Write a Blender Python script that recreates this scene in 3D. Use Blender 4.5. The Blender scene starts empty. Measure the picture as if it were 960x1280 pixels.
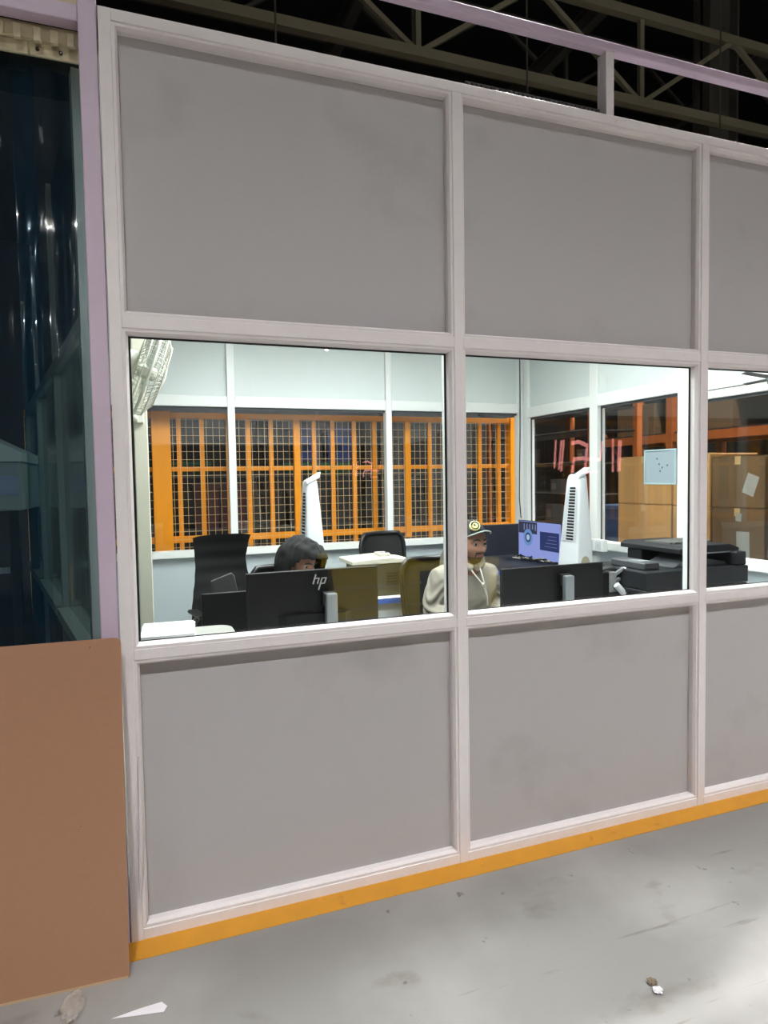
import bpy, bmesh, math, random
from mathutils import Vector, Matrix, noise
random.seed(7)
PI = math.pi
S = bpy.context.scene
COL = S.collection

# ------------------------------------------------------------------ camera
cam_d = bpy.data.cameras.new('camera'); cam = bpy.data.objects.new('camera', cam_d); COL.objects.link(cam)
cam_d.sensor_fit = 'HORIZONTAL'; cam_d.sensor_width = 36.0
cam_d.lens = 822.8 / 960 * 36.0
cam_d.clip_start = 0.05; cam_d.clip_end = 300
_yaw, _pitch, _roll = 0.3532, -0.0505, -0.0165
_f = Vector((math.sin(_yaw) * math.cos(_pitch), math.cos(_yaw) * math.cos(_pitch), math.sin(_pitch)))
_r = Vector((math.cos(_yaw), -math.sin(_yaw), 0)); _u = _r.cross(_f)
_r2 = _r * math.cos(_roll) + _u * math.sin(_roll); _u2 = _u * math.cos(_roll) - _r * math.sin(_roll)
cam.matrix_world = Matrix(((_r2.x, _u2.x, -_f.x, 0.0583), (_r2.y, _u2.y, -_f.y, -2.2511),
                           (_r2.z, _u2.z, -_f.z, 1.5075), (0, 0, 0, 1)))
S.camera = cam

# ------------------------------------------------------------------ world, exposure
w = bpy.data.worlds.new('world'); S.world = w; w.use_nodes = True
w.node_tree.nodes['Background'].inputs[0].default_value = (0.9, 0.92, 1.0, 1)
w.node_tree.nodes['Background'].inputs[1].default_value = 0.012
S.view_settings.view_transform = 'Standard'; S.view_settings.look = 'None'
S.view_settings.gamma = 1.0; S.view_settings.use_curve_mapping = False
S.view_settings.exposure = 0.0
try:
    S.cycles.transparent_max_bounces = 32; S.cycles.use_denoising = True
    S.cycles.sample_clamp_indirect = 6.0
except Exception:
    pass

# lamps: (x, y, z) of the hall's high bays and the office's ceiling panels, with their strengths
HALL_LAMP_POWER = 4750.0
REAR_LAMP_POWER = 9000.0
HALL_LAMPS = [(x, y, 8.2) for x in (-5.5, -1.0, 3.5, 8.0) for y in (-11.5, -5.3)]
HALL_FAR = [(4.2, 1.6, 8.2), (7.6, 1.6, 8.2)]
OFFICE_LAMP_POWER = 50.0
OFFICE_LAMPS = [(0.85, 0.65), (2.15, 0.65), (0.85, 1.7), (2.15, 1.7)]

# ------------------------------------------------------------------ helpers
def lin(c):
    out = []
    for v in c:
        v = v / 255.0
        out.append(v / 12.92 if v <= 0.04045 else ((v + 0.055) / 1.055) ** 2.4)
    return out

MATS = {}
def mat(name, rgb, rough=0.5, metal=0.0, var=0.0, scale=8.0, bump=0.0, bscale=200.0, spec=0.5, coat=0.0, stretch=None, emit=0.0):
    if name in MATS: return MATS[name]
    m = bpy.data.materials.new(name); m.use_nodes = True; MATS[name] = m
    nt = m.node_tree; b = nt.nodes['Principled BSDF']; c = lin(rgb)
    b.inputs['Base Color'].default_value = (*c, 1); b.inputs['Roughness'].default_value = rough
    b.inputs['Metallic'].default_value = metal; b.inputs['Specular IOR Level'].default_value = spec
    b.inputs['Coat Weight'].default_value = coat
    tc = nt.nodes.new('ShaderNodeTexCoord'); src = tc.outputs['Object']
    if stretch:
        mp = nt.nodes.new('ShaderNodeMapping'); mp.inputs['Scale'].default_value = stretch
        nt.links.new(src, mp.inputs[0]); src = mp.outputs[0]
    if var > 0:
        n = nt.nodes.new('ShaderNodeTexNoise'); n.inputs['Scale'].default_value = scale; n.inputs['Detail'].default_value = 5
        nt.links.new(src, n.inputs['Vector'])
        mx = nt.nodes.new('ShaderNodeMix'); mx.data_type = 'RGBA'
        mx.inputs[6].default_value = (*[v * (1 - var) for v in c], 1); mx.inputs[7].default_value = (*[min(1, v * (1 + var)) for v in c], 1)
        nt.links.new(n.outputs['Fac'], mx.inputs[0]); nt.links.new(mx.outputs[2], b.inputs['Base Color'])
    if bump > 0:
        n2 = nt.nodes.new('ShaderNodeTexNoise'); n2.inputs['Scale'].default_value = bscale; n2.inputs['Detail'].default_value = 3
        nt.links.new(src, n2.inputs['Vector'])
        bp = nt.nodes.new('ShaderNodeBump'); bp.inputs['Strength'].default_value = bump; bp.inputs['Distance'].default_value = 0.01
        nt.links.new(n2.outputs['Fac'], bp.inputs['Height']); nt.links.new(bp.outputs[0], b.inputs['Normal'])
    if emit > 0:
        b.inputs['Emission Color'].default_value = (*c, 1); b.inputs['Emission Strength'].default_value = emit
    return m

def add_marks(m, rgb, scale, lo, hi, stretch=(1, 1, 1), amount=1.0, seed=0.0, detail=6.0):
    """dirt with a shape of its own: thresholded noise mixed over the base colour"""
    nt = m.node_tree; b = nt.nodes['Principled BSDF']; inp = b.inputs['Base Color']
    tc = nt.nodes.new('ShaderNodeTexCoord'); mp = nt.nodes.new('ShaderNodeMapping')
    mp.inputs['Scale'].default_value = stretch; mp.inputs['Location'].default_value = (seed, seed * 0.7, seed * 1.3)
    n = nt.nodes.new('ShaderNodeTexNoise'); n.inputs['Scale'].default_value = scale; n.inputs['Detail'].default_value = detail
    r = nt.nodes.new('ShaderNodeMapRange'); r.inputs[1].default_value = lo; r.inputs[2].default_value = hi
    r.inputs[3].default_value = 0; r.inputs[4].default_value = amount
    mx = nt.nodes.new('ShaderNodeMix'); mx.data_type = 'RGBA'
    nt.links.new(tc.outputs['Object'], mp.inputs[0]); nt.links.new(mp.outputs[0], n.inputs['Vector'])
    nt.links.new(n.outputs['Fac'], r.inputs[0]); nt.links.new(r.outputs[0], mx.inputs[0])
    if inp.is_linked:
        nt.links.new(inp.links[0].from_socket, mx.inputs[6])
    else:
        mx.inputs[6].default_value = inp.default_value
    mx.inputs[7].default_value = (*lin(rgb), 1)
    nt.links.new(mx.outputs[2], inp)

def glass_mat(name, tint, f0=0.04, rough=0.0, body=None, body_amt=0.0):
    m = bpy.data.materials.new(name); m.use_nodes = True; nt = m.node_tree; nt.nodes.clear()
    out = nt.nodes.new('ShaderNodeOutputMaterial'); tr = nt.nodes.new('ShaderNodeBsdfTransparent'); gl = nt.nodes.new('ShaderNodeBsdfGlossy')
    tr.inputs[0].default_value = (*tint, 1); gl.inputs['Roughness'].default_value = rough
    g = nt.nodes.new('ShaderNodeNewGeometry'); d = nt.nodes.new('ShaderNodeVectorMath'); d.operation = 'DOT_PRODUCT'
    nt.links.new(g.outputs['Normal'], d.inputs[0]); nt.links.new(g.outputs['Incoming'], d.inputs[1])
    a = nt.nodes.new('ShaderNodeMath'); a.operation = 'ABSOLUTE'; nt.links.new(d.outputs['Value'], a.inputs[0])
    s = nt.nodes.new('ShaderNodeMath'); s.operation = 'SUBTRACT'; s.inputs[0].default_value = 1; nt.links.new(a.outputs[0], s.inputs[1])
    p = nt.nodes.new('ShaderNodeMath'); p.operation = 'POWER'; p.inputs[1].default_value = 5; nt.links.new(s.outputs[0], p.inputs[0])
    k = nt.nodes.new('ShaderNodeMath'); k.operation = 'MULTIPLY_ADD'; k.inputs[1].default_value = 1 - f0; k.inputs[2].default_value = f0
    nt.links.new(p.outputs[0], k.inputs[0])
    base = tr.outputs[0]
    if body:
        df = nt.nodes.new('ShaderNodeBsdfDiffuse'); df.inputs[0].default_value = (*lin(body), 1)
        mb = nt.nodes.new('ShaderNodeMixShader'); mb.inputs[0].default_value = body_amt
        nt.links.new(tr.outputs[0], mb.inputs[1]); nt.links.new(df.outputs[0], mb.inputs[2]); base = mb.outputs[0]
    mx = nt.nodes.new('ShaderNodeMixShader'); nt.links.new(k.outputs[0], mx.inputs[0])
    nt.links.new(base, mx.inputs[1]); nt.links.new(gl.outputs[0], mx.inputs[2]); nt.links.new(mx.outputs[0], out.inputs[0])
    return m

def emit_mat(name, rgb_lin, strength):
    m = bpy.data.materials.new(name); m.use_nodes = True; nt = m.node_tree; nt.nodes.clear()
    out = nt.nodes.new('ShaderNodeOutputMaterial'); e = nt.nodes.new('ShaderNodeEmission')
    e.inputs[0].default_value = (*rgb_lin, 1); e.inputs[1].default_value = strength
    nt.links.new(e.outputs[0], out.inputs[0]); return m

class MB:
    """collects shapes into one mesh"""
    def __init__(s): s.bm = bmesh.new()
    def box(s, x0, x1, y0, y1, z0, z1, bev=0.0, seg=2):
        r = bmesh.ops.create_cube(s.bm, size=1.0)
        M = Matrix.Translation(((x0 + x1) / 2, (y0 + y1) / 2, (z0 + z1) / 2)) @ Matrix.Diagonal((abs(x1 - x0), abs(y1 - y0), abs(z1 - z0), 1))
        bmesh.ops.transform(s.bm, matrix=M, verts=r['verts'])
        if bev > 0:
            es = list({e for v in r['verts'] for e in v.link_edges})
            bmesh.ops.bevel(s.bm, geom=es, offset=bev, segments=seg, profile=0.5, affect='EDGES')
        return s
    def hexa(s, p):
        v = [s.bm.verts.new(q) for q in p]
        for f in ((3, 2, 1, 0), (4, 5, 6, 7), (0, 1, 5, 4), (1, 2, 6, 5), (2, 3, 7, 6), (3, 0, 4, 7)):
            s.bm.faces.new([v[i] for i in f])
        return s
    def prism(s, pts, axis, a, b):
        """pts: 2-D outline; extruded along axis 'x','y' or 'z' from a to b"""
        def P(p, t): return {'x': (t, p[0], p[1]), 'y': (p[0], t, p[1]), 'z': (p[0], p[1], t)}[axis]
        A = [s.bm.verts.new(P(p, a)) for p in pts]; B = [s.bm.verts.new(P(p, b)) for p in pts]
        n = len(pts)
        fs = [s.bm.faces.new(A), s.bm.faces.new(B[::-1])]
        for i in range(n): fs.append(s.bm.faces.new((A[i], B[i], B[(i + 1) % n], A[(i + 1) % n])))
        bmesh.ops.recalc_face_normals(s.bm, faces=fs)
        return s
    def bar(s, a, b, wx, wy=None, up=(0, 0, 1)):
        a, b = Vector(a), Vector(b); d = (b - a).normalized(); u = Vector(up)
        if abs(d.dot(u)) > 0.98: u = Vector((0, 1, 0))
        r = d.cross(u).normalized(); u = r.cross(d); wy = wy or wx
        q = []
        for c in (a, b):
            for i, j in ((-1, -1), (1, -1), (1, 1), (-1, 1)): q.append(c + r * i * wx / 2 + u * j * wy / 2)
        return s.hexa(q)
    def tube(s, pts, rad, n=8, cap=True):
        pts = [Vector(p) for p in pts]; rads = rad if isinstance(rad, (list, tuple)) else [rad] * len(pts)
        rings = []; prev = None
        for i, p in enumerate(pts):
            d = (pts[min(i + 1, len(pts) - 1)] - pts[max(i - 1, 0)]).normalized()
            if prev is None:
                prev = d.orthogonal().normalized()
            prev = (prev - d * prev.dot(d)).normalized(); q = d.cross(prev)
            rings.append([s.bm.verts.new(p + (prev * math.cos(2 * PI * k / n) + q * math.sin(2 * PI * k / n)) * rads[i]) for k in range(n)])
        for A, B in zip(rings, rings[1:]):
            for k in range(n): s.bm.faces.new((A[k], A[(k + 1) % n], B[(k + 1) % n], B[k]))
        if cap: s.bm.faces.new(rings[0][::-1]); s.bm.faces.new(rings[-1])
        return s
    def cyl(s, a, b, r, n=16): return s.tube([a, b], r, n)
    def lathe(s, prof, c=(0, 0, 0), n=24, M=None):
        """prof: (radius, height) list about z"""
        rings = []; M = M or Matrix.Identity(4)
        for r, z in prof:
            rings.append([s.bm.verts.new(M @ (Vector(c) + Vector((max(r, 1e-4) * math.cos(2 * PI * k / n), max(r, 1e-4) * math.sin(2 * PI * k / n), z)))) for k in range(n)])
        for A, B in zip(rings, rings[1:]):
            for k in range(n): s.bm.faces.new((A[k], A[(k + 1) % n], B[(k + 1) % n], B[k]))
        s.bm.faces.new(rings[0][::-1]); s.bm.faces.new(rings[-1]); return s
    def ball(s, c, r, sx=1, sy=1, sz=1, u=16, v=10):
        q = bmesh.ops.create_uvsphere(s.bm, u_segments=u, v_segments=v, radius=r)
        bmesh.ops.transform(s.bm, matrix=Matrix.Translation(c) @ Matrix.Diagonal((sx, sy, sz, 1)), verts=q['verts']); return s
    def grid(s, fn, nu, nv, cu=False):
        V = [[s.bm.verts.new(fn(i / nu, j / nv)) for j in range(nv + 1)] for i in range(nu + (0 if cu else 1))]
        L = len(V)
        for i in range(nu):
            for j in range(nv): s.bm.faces.new((V[i][j], V[(i + 1) % L][j], V[(i + 1) % L][j + 1], V[i][j + 1]))
        return s
    def xf(s, M): bmesh.ops.transform(s.bm, matrix=M, verts=s.bm.verts); return s
    def solid(s, t): bmesh.ops.solidify(s.bm, geom=s.bm.faces[:], thickness=t); return s
    def build(s, name, m, parent=None, smooth=False, bevel=0.0):
        bmesh.ops.recalc_face_normals(s.bm, faces=s.bm.faces)
        me = bpy.data.meshes.new(name); s.bm.to_mesh(me); s.bm.free()
        return link(name, me, m, parent, smooth, bevel)

def link(name, me, m, parent=None, smooth=False, bevel=0.0):
    o = bpy.data.objects.new(name, me); COL.objects.link(o)
    if m: me.materials.append(m)
    if parent: o.parent = parent
    if smooth:
        for p in me.polygons: p.use_smooth = True
        try: me.set_sharp_from_angle(angle=math.radians(50))
        except Exception: pass
    if bevel:
        b = o.modifiers.new('bevel', 'BEVEL'); b.width = bevel; b.segments = 2; b.limit_method = 'ANGLE'
    return o

def tag(o, label, cat, group=None, kind=None):
    o['label'] = label; o['category'] = cat
    if group: o['group'] = group
    if kind: o['kind'] = kind
    return o
def thing(name, label, cat, loc=(0, 0, 0), rz=0.0, group=None, kind=None):
    o = bpy.data.objects.new(name, None); COL.objects.link(o); o.empty_display_size = 0.05
    o.location = loc; o.rotation_euler = (0, 0, rz)
    return tag(o, label, cat, group, kind)
def struct(name, label, cat): return thing(name, label, cat, kind='structure')
def copy_tree(o, parent=None):
    kids = list(o.children); c = o.copy(); COL.objects.link(c)
    if parent: c.parent = parent
    for k in kids: copy_tree(k, c)
    return c

# ------------------------------------------------------------------ materials
PAINT = mat('frame_paint', (240, 234, 233), 0.32, var=0.05, scale=14, bump=0.03, bscale=60)
add_marks(PAINT, (150, 138, 128), 9.0, 0.68, 0.78, (1, 1, 1), 0.45, 3.0)
BEAD = mat('bead_paint', (238, 232, 231), 0.35, var=0.04, scale=20)
PANEL = mat('panel_laminate', (186, 183, 183), 0.55, var=0.05, scale=240, bump=0.05, bscale=500)
add_marks(PANEL, (130, 126, 122), 2.2, 0.58, 0.75, (1, 1, 1), 0.35, 9.0)
GASKET = mat('rubber_gasket', (14, 14, 15), 0.6)
GLASS = glass_mat('clear_glass', (0.985, 0.995, 0.99), 0.043)
LAV = mat('lavender_paint', (206, 188, 206), 0.38, var=0.05, scale=10)
INWHITE = mat('office_frame_white', (228, 231, 229), 0.35)
INPANEL = mat('office_panel', (207, 214, 213), 0.5, var=0.02, scale=30)
INLOW = mat('office_low_panel', (178, 187, 192), 0.5, var=0.02, scale=20)
BLACK = mat('black_plastic', (9, 10, 11), 0.5, spec=0.3)
BLACK2 = mat('black_mfp_plastic', (20, 23, 27), 0.5, spec=0.35)
SILVER = mat('silver_metal', (150, 155, 160), 0.35, metal=0.7)
WHITEP = mat('white_plastic', (206, 210, 214), 0.35)
CREAM = mat('cream_plastic', (226, 224, 208), 0.4)
ORANGE = mat('orange_paint', (246, 152, 6), 0.45, var=0.08, scale=6)
DARKSTEEL = mat('dark_steel', (44, 43, 42), 0.6, var=0.1, scale=3)
NAVY = mat('navy_board', (20, 24, 38), 0.6, var=0.1, scale=20)
BLUE = mat('royal_blue', (40, 92, 180), 0.45)
CARDBOARD = mat('carton_board', (182, 138, 86), 0.75, var=0.08, scale=7)

# ================================================================== THE SETTING
# floor
fm = mat('floor_epoxy', (137, 134, 131), 0.42, var=0.10, scale=1.6, bump=0.04, bscale=30)
add_marks(fm, (176, 173, 168), 1.3, 0.5, 0.7, (1, 1, 1), 0.5, 4.0)
add_marks(fm, (104, 97, 88), 3.2, 0.63, 0.74, (1, 1.6, 1), 0.6, 11.0)
add_marks(fm, (78, 70, 62), 16.0, 0.70, 0.76, (1, 1, 1), 0.75, 21.0, 3.0)
add_marks(fm, (96, 88, 80), 5.0, 0.68, 0.73, (0.35, 3.5, 1), 0.6, 31.0)
tag(MB().box(-26, 34, -30, 26, -0.2, 0.0).build('floor', fm), 'grey painted concrete floor with scuffs in front of the office', 'floor', kind='structure')
ym = mat('yellow_line_paint', (206, 144, 34), 0.5, var=0.12, scale=9)
add_marks(ym, (150, 100, 40), 14.0, 0.62, 0.74, (1, 1, 1), 0.7, 5.0)
tag(MB().box(-0.06, 4.2, -0.092, 0.004, 0.0, 0.0015).build('floor_marking', ym), 'yellow painted floor line along the foot of the office front', 'floor marking', kind='structure')

# hall enclosure
HALLW = mat('hall_wall_paint', (84, 82, 80), 0.8, var=0.1, scale=0.5)
ROOFM = mat('hall_roof_sheet', (50, 50, 48), 0.8, var=0.15, scale=0.7)
for nm, b, lab in (('wall_hall_rear', (-26, 34, -30.2, -30, 0, 16), 'grey hall wall far behind the photographer'),
                   ('wall_hall_far', (-26, 34, 26, 26.2, 0, 16), 'dark hall wall far beyond the office roof'),
                   ('wall_hall_west', (-26.2, -26, -30, 26, 0, 16), 'grey hall end wall beyond the strip curtain doorway'),
                   ('wall_hall_east', (34, 34.2, -30, 26, 0, 16), 'grey hall end wall beyond the stacked cartons')):
    tag(MB().box(*b).build(nm, HALLW), lab, 'wall', kind='structure')
tag(MB().box(-26, 34, -30, 26, 16.0, 16.2).build('ceiling_hall', ROOFM), 'dark roof sheeting high over the hall', 'roof', kind='structure')

def high_bay(x, y, z, lab, lens=None):
    t = thing('high_bay_lamp', lab, 'lamp', (x, y, z), group='high bay lamps of the hall')
    hm = MB(); prof = [(0.02, 0.60), (0.10, 0.58), (0.12, 0.42), (0.20, 0.30), (0.285, 0.0), (0.275, 0.0), (0.19, 0.22), (0.13, 0.340), (0.02, 0.342)]
    n = 24; rings = [[hm.bm.verts.new((r * math.cos(2 * PI * k / n), r * math.sin(2 * PI * k / n), zz)) for k in range(n)] for r, zz in prof]
    for A, B in zip(rings, rings[1:]):
        for k in range(n): hm.bm.faces.new((A[k], A[(k + 1) % n], B[(k + 1) % n], B[k]))
    hm.build('housing', mat('lamp_shade', (58, 58, 58), 0.5), t)
    MB().cyl((0, 0, 0.58), (0, 0, 16 - z), 0.012, 6).build('suspension_rod', DARKSTEEL, t)
    MB().lathe([(0.115, 0.315), (0.115, 0.325), (0.001, 0.328)], n=20).build('lens', lens or LAMP_LENS, t)
    return t
REAR_LENS = emit_mat('high_bay_light_rear', (1.0, 0.985, 0.99), REAR_LAMP_POWER)
LAMP_LENS = emit_mat('high_bay_light', (1.0, 0.985, 0.99), HALL_LAMP_POWER)
ORD = ['first', 'second', 'third', 'fourth', 'fifth', 'sixth', 'seventh', 'eighth', 'ninth', 'tenth', 'eleventh', 'twelfth']
for k, p in enumerate(HALL_LAMPS): high_bay(*p, '%s round high bay lamp of the hall in front of the office' % ORD[k])
for k, p in enumerate(HALL_FAR): high_bay(*p, '%s round high bay lamp hanging above the office roof' % ORD[k], REAR_LENS)
BULK = emit_mat('bulkhead_light', (1.0, 0.97, 0.92), 3200.0)
for k, (x, z) in enumerate(((-9.5, 9.0), (-6.6, 13.3), (-5.4, 8.3), (-4.9, 19.4 - 6.2), (-3.9, 11.0), (-3.1, 13.2), (-2.6, 7.4), (-1.6, 10.4), (1.5, 9.2), (5.0, 12.2), (9.0, 8.0))):
    t = thing('bulkhead_lamp', '%s small round wall lamp high on the hall rear wall' % ORD[k], 'lamp', (x, -29.9, z), group='wall lamps of the hall rear wall')
    MB().lathe([(0.16, 0.0), (0.17, 0.05), (0.13, 0.09)], n=16, M=Matrix.Rotation(-PI / 2, 4, 'X')).build('housing', MATS['lamp_shade'], t)
    MB().ball((0, 0.10, 0), 0.055, 1, 0.8, 1, 12, 8).build('dome', BULK, t)

# ---------------- office front wall
front = struct('wall_front', 'office front wall of white frames with grey laminate panels', 'wall')
Z = dict(b0=0.0, b1=0.037, s0=0.933, s1=0.968, t0=1.996, t1=2.036, u0=2.930, u1=2.967)
MH = 0.0187
MX = [0.0, 1.2, 2.4, 3.6]
D0, D1 = 0.0, 0.075
for x in MX:
    MB().box(x - MH, x + MH, D0, D1, 0.0, Z['u1'] if x == 0 else Z['u0'], 0.0015, 1).build('mullion', PAINT, front)
for a, b in zip(MX, MX[1:]):
    for z0, z1, n in ((Z['b0'], Z['b1'], 'bottom_rail'), (Z['s0'], Z['s1'], 'sill_rail'), (Z['t0'], Z['t1'], 'transom_rail')):
        MB().box(a + MH, b - MH, D0 + 0.001, D1, z0, z1, 0.0015, 1).build(n, PAINT, front)
MB().box(MX[0] + MH, MX[-1] + MH, D0 + 0.0005, D1, Z['u0'], Z['u1'], 0.0015, 1).build('top_rail', PAINT, front)

def beads(x0, x1, z0, z1, parent, m, wd=0.017, y0=0.005, y1=0.042):
    """four mitred glazing beads round one opening"""
    o = [(x0, z0), (x1, z0), (x1, z1), (x0, z1)]
    i = [(x0 + wd, z0 + wd), (x1 - wd, z0 + wd), (x1 - wd, z1 - wd), (x0 + wd, z1 - wd)]
    c = [(x0 + wd * .55, z0 + wd * .55), (x1 - wd * .55, z0 + wd * .55), (x1 - wd * .55, z1 - wd * .55), (x0 + wd * .55, z1 - wd * .55)]
    for k in range(4):
        q = (k + 1) % 4; mb = MB(); bm = mb.bm
        def V(p, y): return bm.verts.new((p[0], y, p[1]))
        A = [V(o[k], y0), V(c[k], y0), V(i[k], y0 + 0.012), V(i[k], y1), V(o[k], y1)]
        B = [V(o[q], y0), V(c[q], y0), V(i[q], y0 + 0.012), V(i[q], y1), V(o[q], y1)]
        for n in range(5): bm.faces.new((A[n], A[(n + 1) % 5], B[(n + 1) % 5], B[n]))
        bm.faces.new(A[::-1]); bm.faces.new(B)
        mb.build('glazing_bead', m, parent)
wn = 0
for a, b in zip(MX, MX[1:]):
    x0, x1 = a + MH, b - MH
    for z0, z1 in ((Z['b1'], Z['s0']), (Z['t1'], Z['u0'])):
        MB().box(x0 + 0.004, x1 - 0.004, 0.040, 0.058, z0 + 0.004, z1 - 0.004).build('infill_panel', PANEL, front)
        beads(x0, x1, z0, z1, front, BEAD)
    wn += 1
    win = struct('window_%d' % wn, ['clear fixed office window nearest the strip curtain doorway', 'clear fixed office window in the middle, before the man in the cap',
                 'clear fixed office window farthest from the strip curtain doorway'][wn - 1], 'window')
    z0, z1 = Z['s1'], Z['t0']
    beads(x0, x1, z0, z1, win, BEAD)
    MB().box(x0 + 0.006, x1 - 0.006, 0.045, 0.051, z0 + 0.006, z1 - 0.006).build('glass_pane', GLASS, win)
    g = 0.017
    gk = MB()
    for (p, q, r, s_) in ((x0 + 0.010, x0 + g + 0.007, z0, z1), (x1 - g - 0.007, x1 - 0.010, z0, z1)):
        gk.box(p, q, 0.0425, 0.0448, r + 0.01, s_ - 0.01)
    gk.box(x0 + g, x1 - g, 0.0425, 0.0448, z1 - g - 0.006, z1 - 0.010).box(x0 + g, x1 - g, 0.0425, 0.0448, z0 + 0.010, z0 + g + 0.003)
    gk.build('gasket', GASKET, win)
    MB().box(x1 - 0.018, x1 - 0.001, 0.052, 0.078, z0 + 0.001, z1 - 0.001).build('inner_bead', INWHITE, win)
# peeled bead at the foot of the first mullion
MB().tube([(0.026, -0.003, 0.62), (0.024, -0.006, 0.5), (0.020, -0.010, 0.33), (0.016, -0.012, 0.22), (0.0125, -0.010, 0.15)], [0.005, 0.006, 0.007, 0.006, 0.003], 6).build('peeled_strip', BEAD, front)

# office side, rear walls, ceiling, floor
DY, XR = 3.36, 3.60
back = struct('wall_back', 'office back wall of white frames and pale panels before the orange cage', 'wall')
bmx = [(-0.65, -0.58), (0.757, 0.817), (2.163, 2.218), (3.545, 3.60)]
for a, b in bmx: MB().box(a, b, DY, DY + 0.08, 0, 2.86, 0.002, 1).build('mullion', INWHITE, back)
for (a, b), (c, d) in zip(bmx, bmx[1:]):
    MB().box(b, c, DY + 0.004, DY + 0.08, 2.125, 2.215, 0.003, 1).build('transom_rail', INWHITE, back)
    MB().box(b - 0.01, c + 0.01, DY - 0.035, DY + 0.08, 0.888, 0.945, 0.004, 1).build('sill_rail', INWHITE, back)
    MB().box(b, c, DY + 0.03, DY + 0.05, 2.215, 2.86).build('upper_panel', INPANEL, back)
    MB().box(b, c, DY + 0.03, DY + 0.05, 0.0, 0.888).build('lower_panel', INLOW, back)
    wn += 1
    win = struct('window_%d' % wn, ['office rear window behind the wall fan', 'office rear window behind the hooded person', 'office rear window behind the man in the cap'][wn - 4], 'window')
    MB().box(b, c, DY + 0.045, DY + 0.051, 0.945, 2.125).build('glass_pane', GLASS, win)
    MB().box(b, c, DY + 0.036, DY + 0.044, 2.105, 2.125).build('gasket', mat('grey_gasket', (70, 74, 78), 0.6), win)
right = struct('wall_right', 'office side wall of white frames and pale panels before the cartons', 'wall')
rmy = [(3.29, 3.345), (2.25, 2.35), (1.25, 1.385), (0.08, 0.16)]
for a, b in rmy: MB().box(XR, XR + 0.08, a, b, 0, 2.86, 0.002, 1).build('mullion', INWHITE, right)
MB().box(XR + 0.006, XR + 0.05, 3.345, 3.44, 0, 2.86).build('corner_post', INWHITE, right)
for i in range(3):
    a, b = rmy[i + 1][1], rmy[i][0]
    MB().box(XR + 0.004, XR + 0.08, a, b, 2.0 if i == 2 else 2.075, 2.052 if i == 2 else 2.172, 0.003, 1).build('transom_rail', INWHITE, right)
    if i == 2: MB().box(XR - 0.006, XR + 0.08, a, b, 2.056, 2.12, 0.003, 1).build('cable_trunking', INWHITE, right)
    MB().box(XR - 0.03, XR + 0.08, a - 0.01, b + 0.01, 0.900, 0.965, 0.008, 2).build('sill_rail', INWHITE, right)
    MB().box(XR + 0.03, XR + 0.05, a, b, 2.12 if i == 2 else 2.172, 2.86).build('upper_panel', INPANEL, right)
    ztop = 2.0 if i == 2 else 2.075
    MB().box(XR + 0.03, XR + 0.05, a, b, 0.0, 0.90).build('lower_panel', INLOW, right)
    wn += 1
    win = struct('window_%d' % wn, ['office side window nearest the room corner, behind the white tower cooler', 'office side window facing the cartons, behind the pale notice board',
                 'office side window nearest the office front, behind the black copier'][i], 'window')
    MB().box(XR + 0.045, XR + 0.051, a, b, 0.965, ztop).build('glass_pane', GLASS, win)
    MB().box(XR + 0.036, XR + 0.044, a, a + 0.012, 0.965, ztop).box(XR + 0.036, XR + 0.044, b - 0.012, b, 0.965, ztop).box(XR + 0.036, XR + 0.044, a, b, ztop - 0.02, ztop).build('gasket', MATS['grey_gasket'], win)
# left wall runs back at a slant behind the strip curtain
left = struct('wall_left', 'office side wall of pale frames seen through the strip curtain', 'wall')
LA, LB = Vector((-0.045, 0.09, 0)), Vector((-0.69, 3.36, 0)); LD = (LB - LA); LL = LD.length; LDn = LD.normalized()
LM = Matrix.Translation(LA) @ Matrix(((LDn.x, -LDn.y, 0, 0), (LDn.y, LDn.x, 0, 0), (0, 0, 1, 0), (0, 0, 0, 1)))
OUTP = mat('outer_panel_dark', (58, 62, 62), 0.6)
LGREY = mat('outer_frame_grey', (140, 146, 136), 0.4, var=0.04, scale=10)
lmx = [(0.085, 0.135), (1.05, 1.11), (2.15, 2.21), (LL - 0.06, LL)]
for a, b in lmx: MB().box(a, b, -0.01, 0.05, 0, 2.86).xf(LM).build('mullion', LGREY, left)
for (a, b), (c, d) in zip(lmx, lmx[1:]):
    MB().box(b, c, -0.005, 0.05, 2.02, 2.07).xf(LM).build('transom_rail', LGREY, left)
    MB().box(b, c, -0.005, 0.075, 0.89, 0.935).xf(LM).build('sill_rail', LGREY, left)
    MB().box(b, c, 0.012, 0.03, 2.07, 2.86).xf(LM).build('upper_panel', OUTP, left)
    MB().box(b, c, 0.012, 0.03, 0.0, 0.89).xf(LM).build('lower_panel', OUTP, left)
    wn += 1
    win = struct('window_%d' % wn, ['frosted side window of the office nearest the strip curtain', 'frosted side window of the office second from the strip curtain',
                 'frosted side window of the office farthest from the strip curtain'][wn - 10], 'window')
    MB().box(b, c, 0.018, 0.024, 0.935, 2.02).xf(LM).build('glass_pane', FROST if 'FROST' in globals() else globals().setdefault('FROST', glass_mat('filmed_glass', (0.62, 0.68, 0.64), 0.05, 0.12, (150, 158, 148), 0.55)), win)
tag(MB().prism([(-0.035, 0.06), (3.7, 0.06), (3.7, 3.46), (-0.70, 3.46)], 'z', 2.862, 2.90).build('ceiling', INWHITE), 'white ceiling of the small office', 'ceiling', kind='structure')
tag(MB().prism([(-0.02, 0.076), (3.6, 0.076), (3.6, 3.36), (-0.66, 3.36)], 'z', 0.0, 0.004).build('floor_office', mat('office_tile', (188, 186, 180), 0.4)), 'pale tiled floor inside the office', 'floor', kind='structure')
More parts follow.
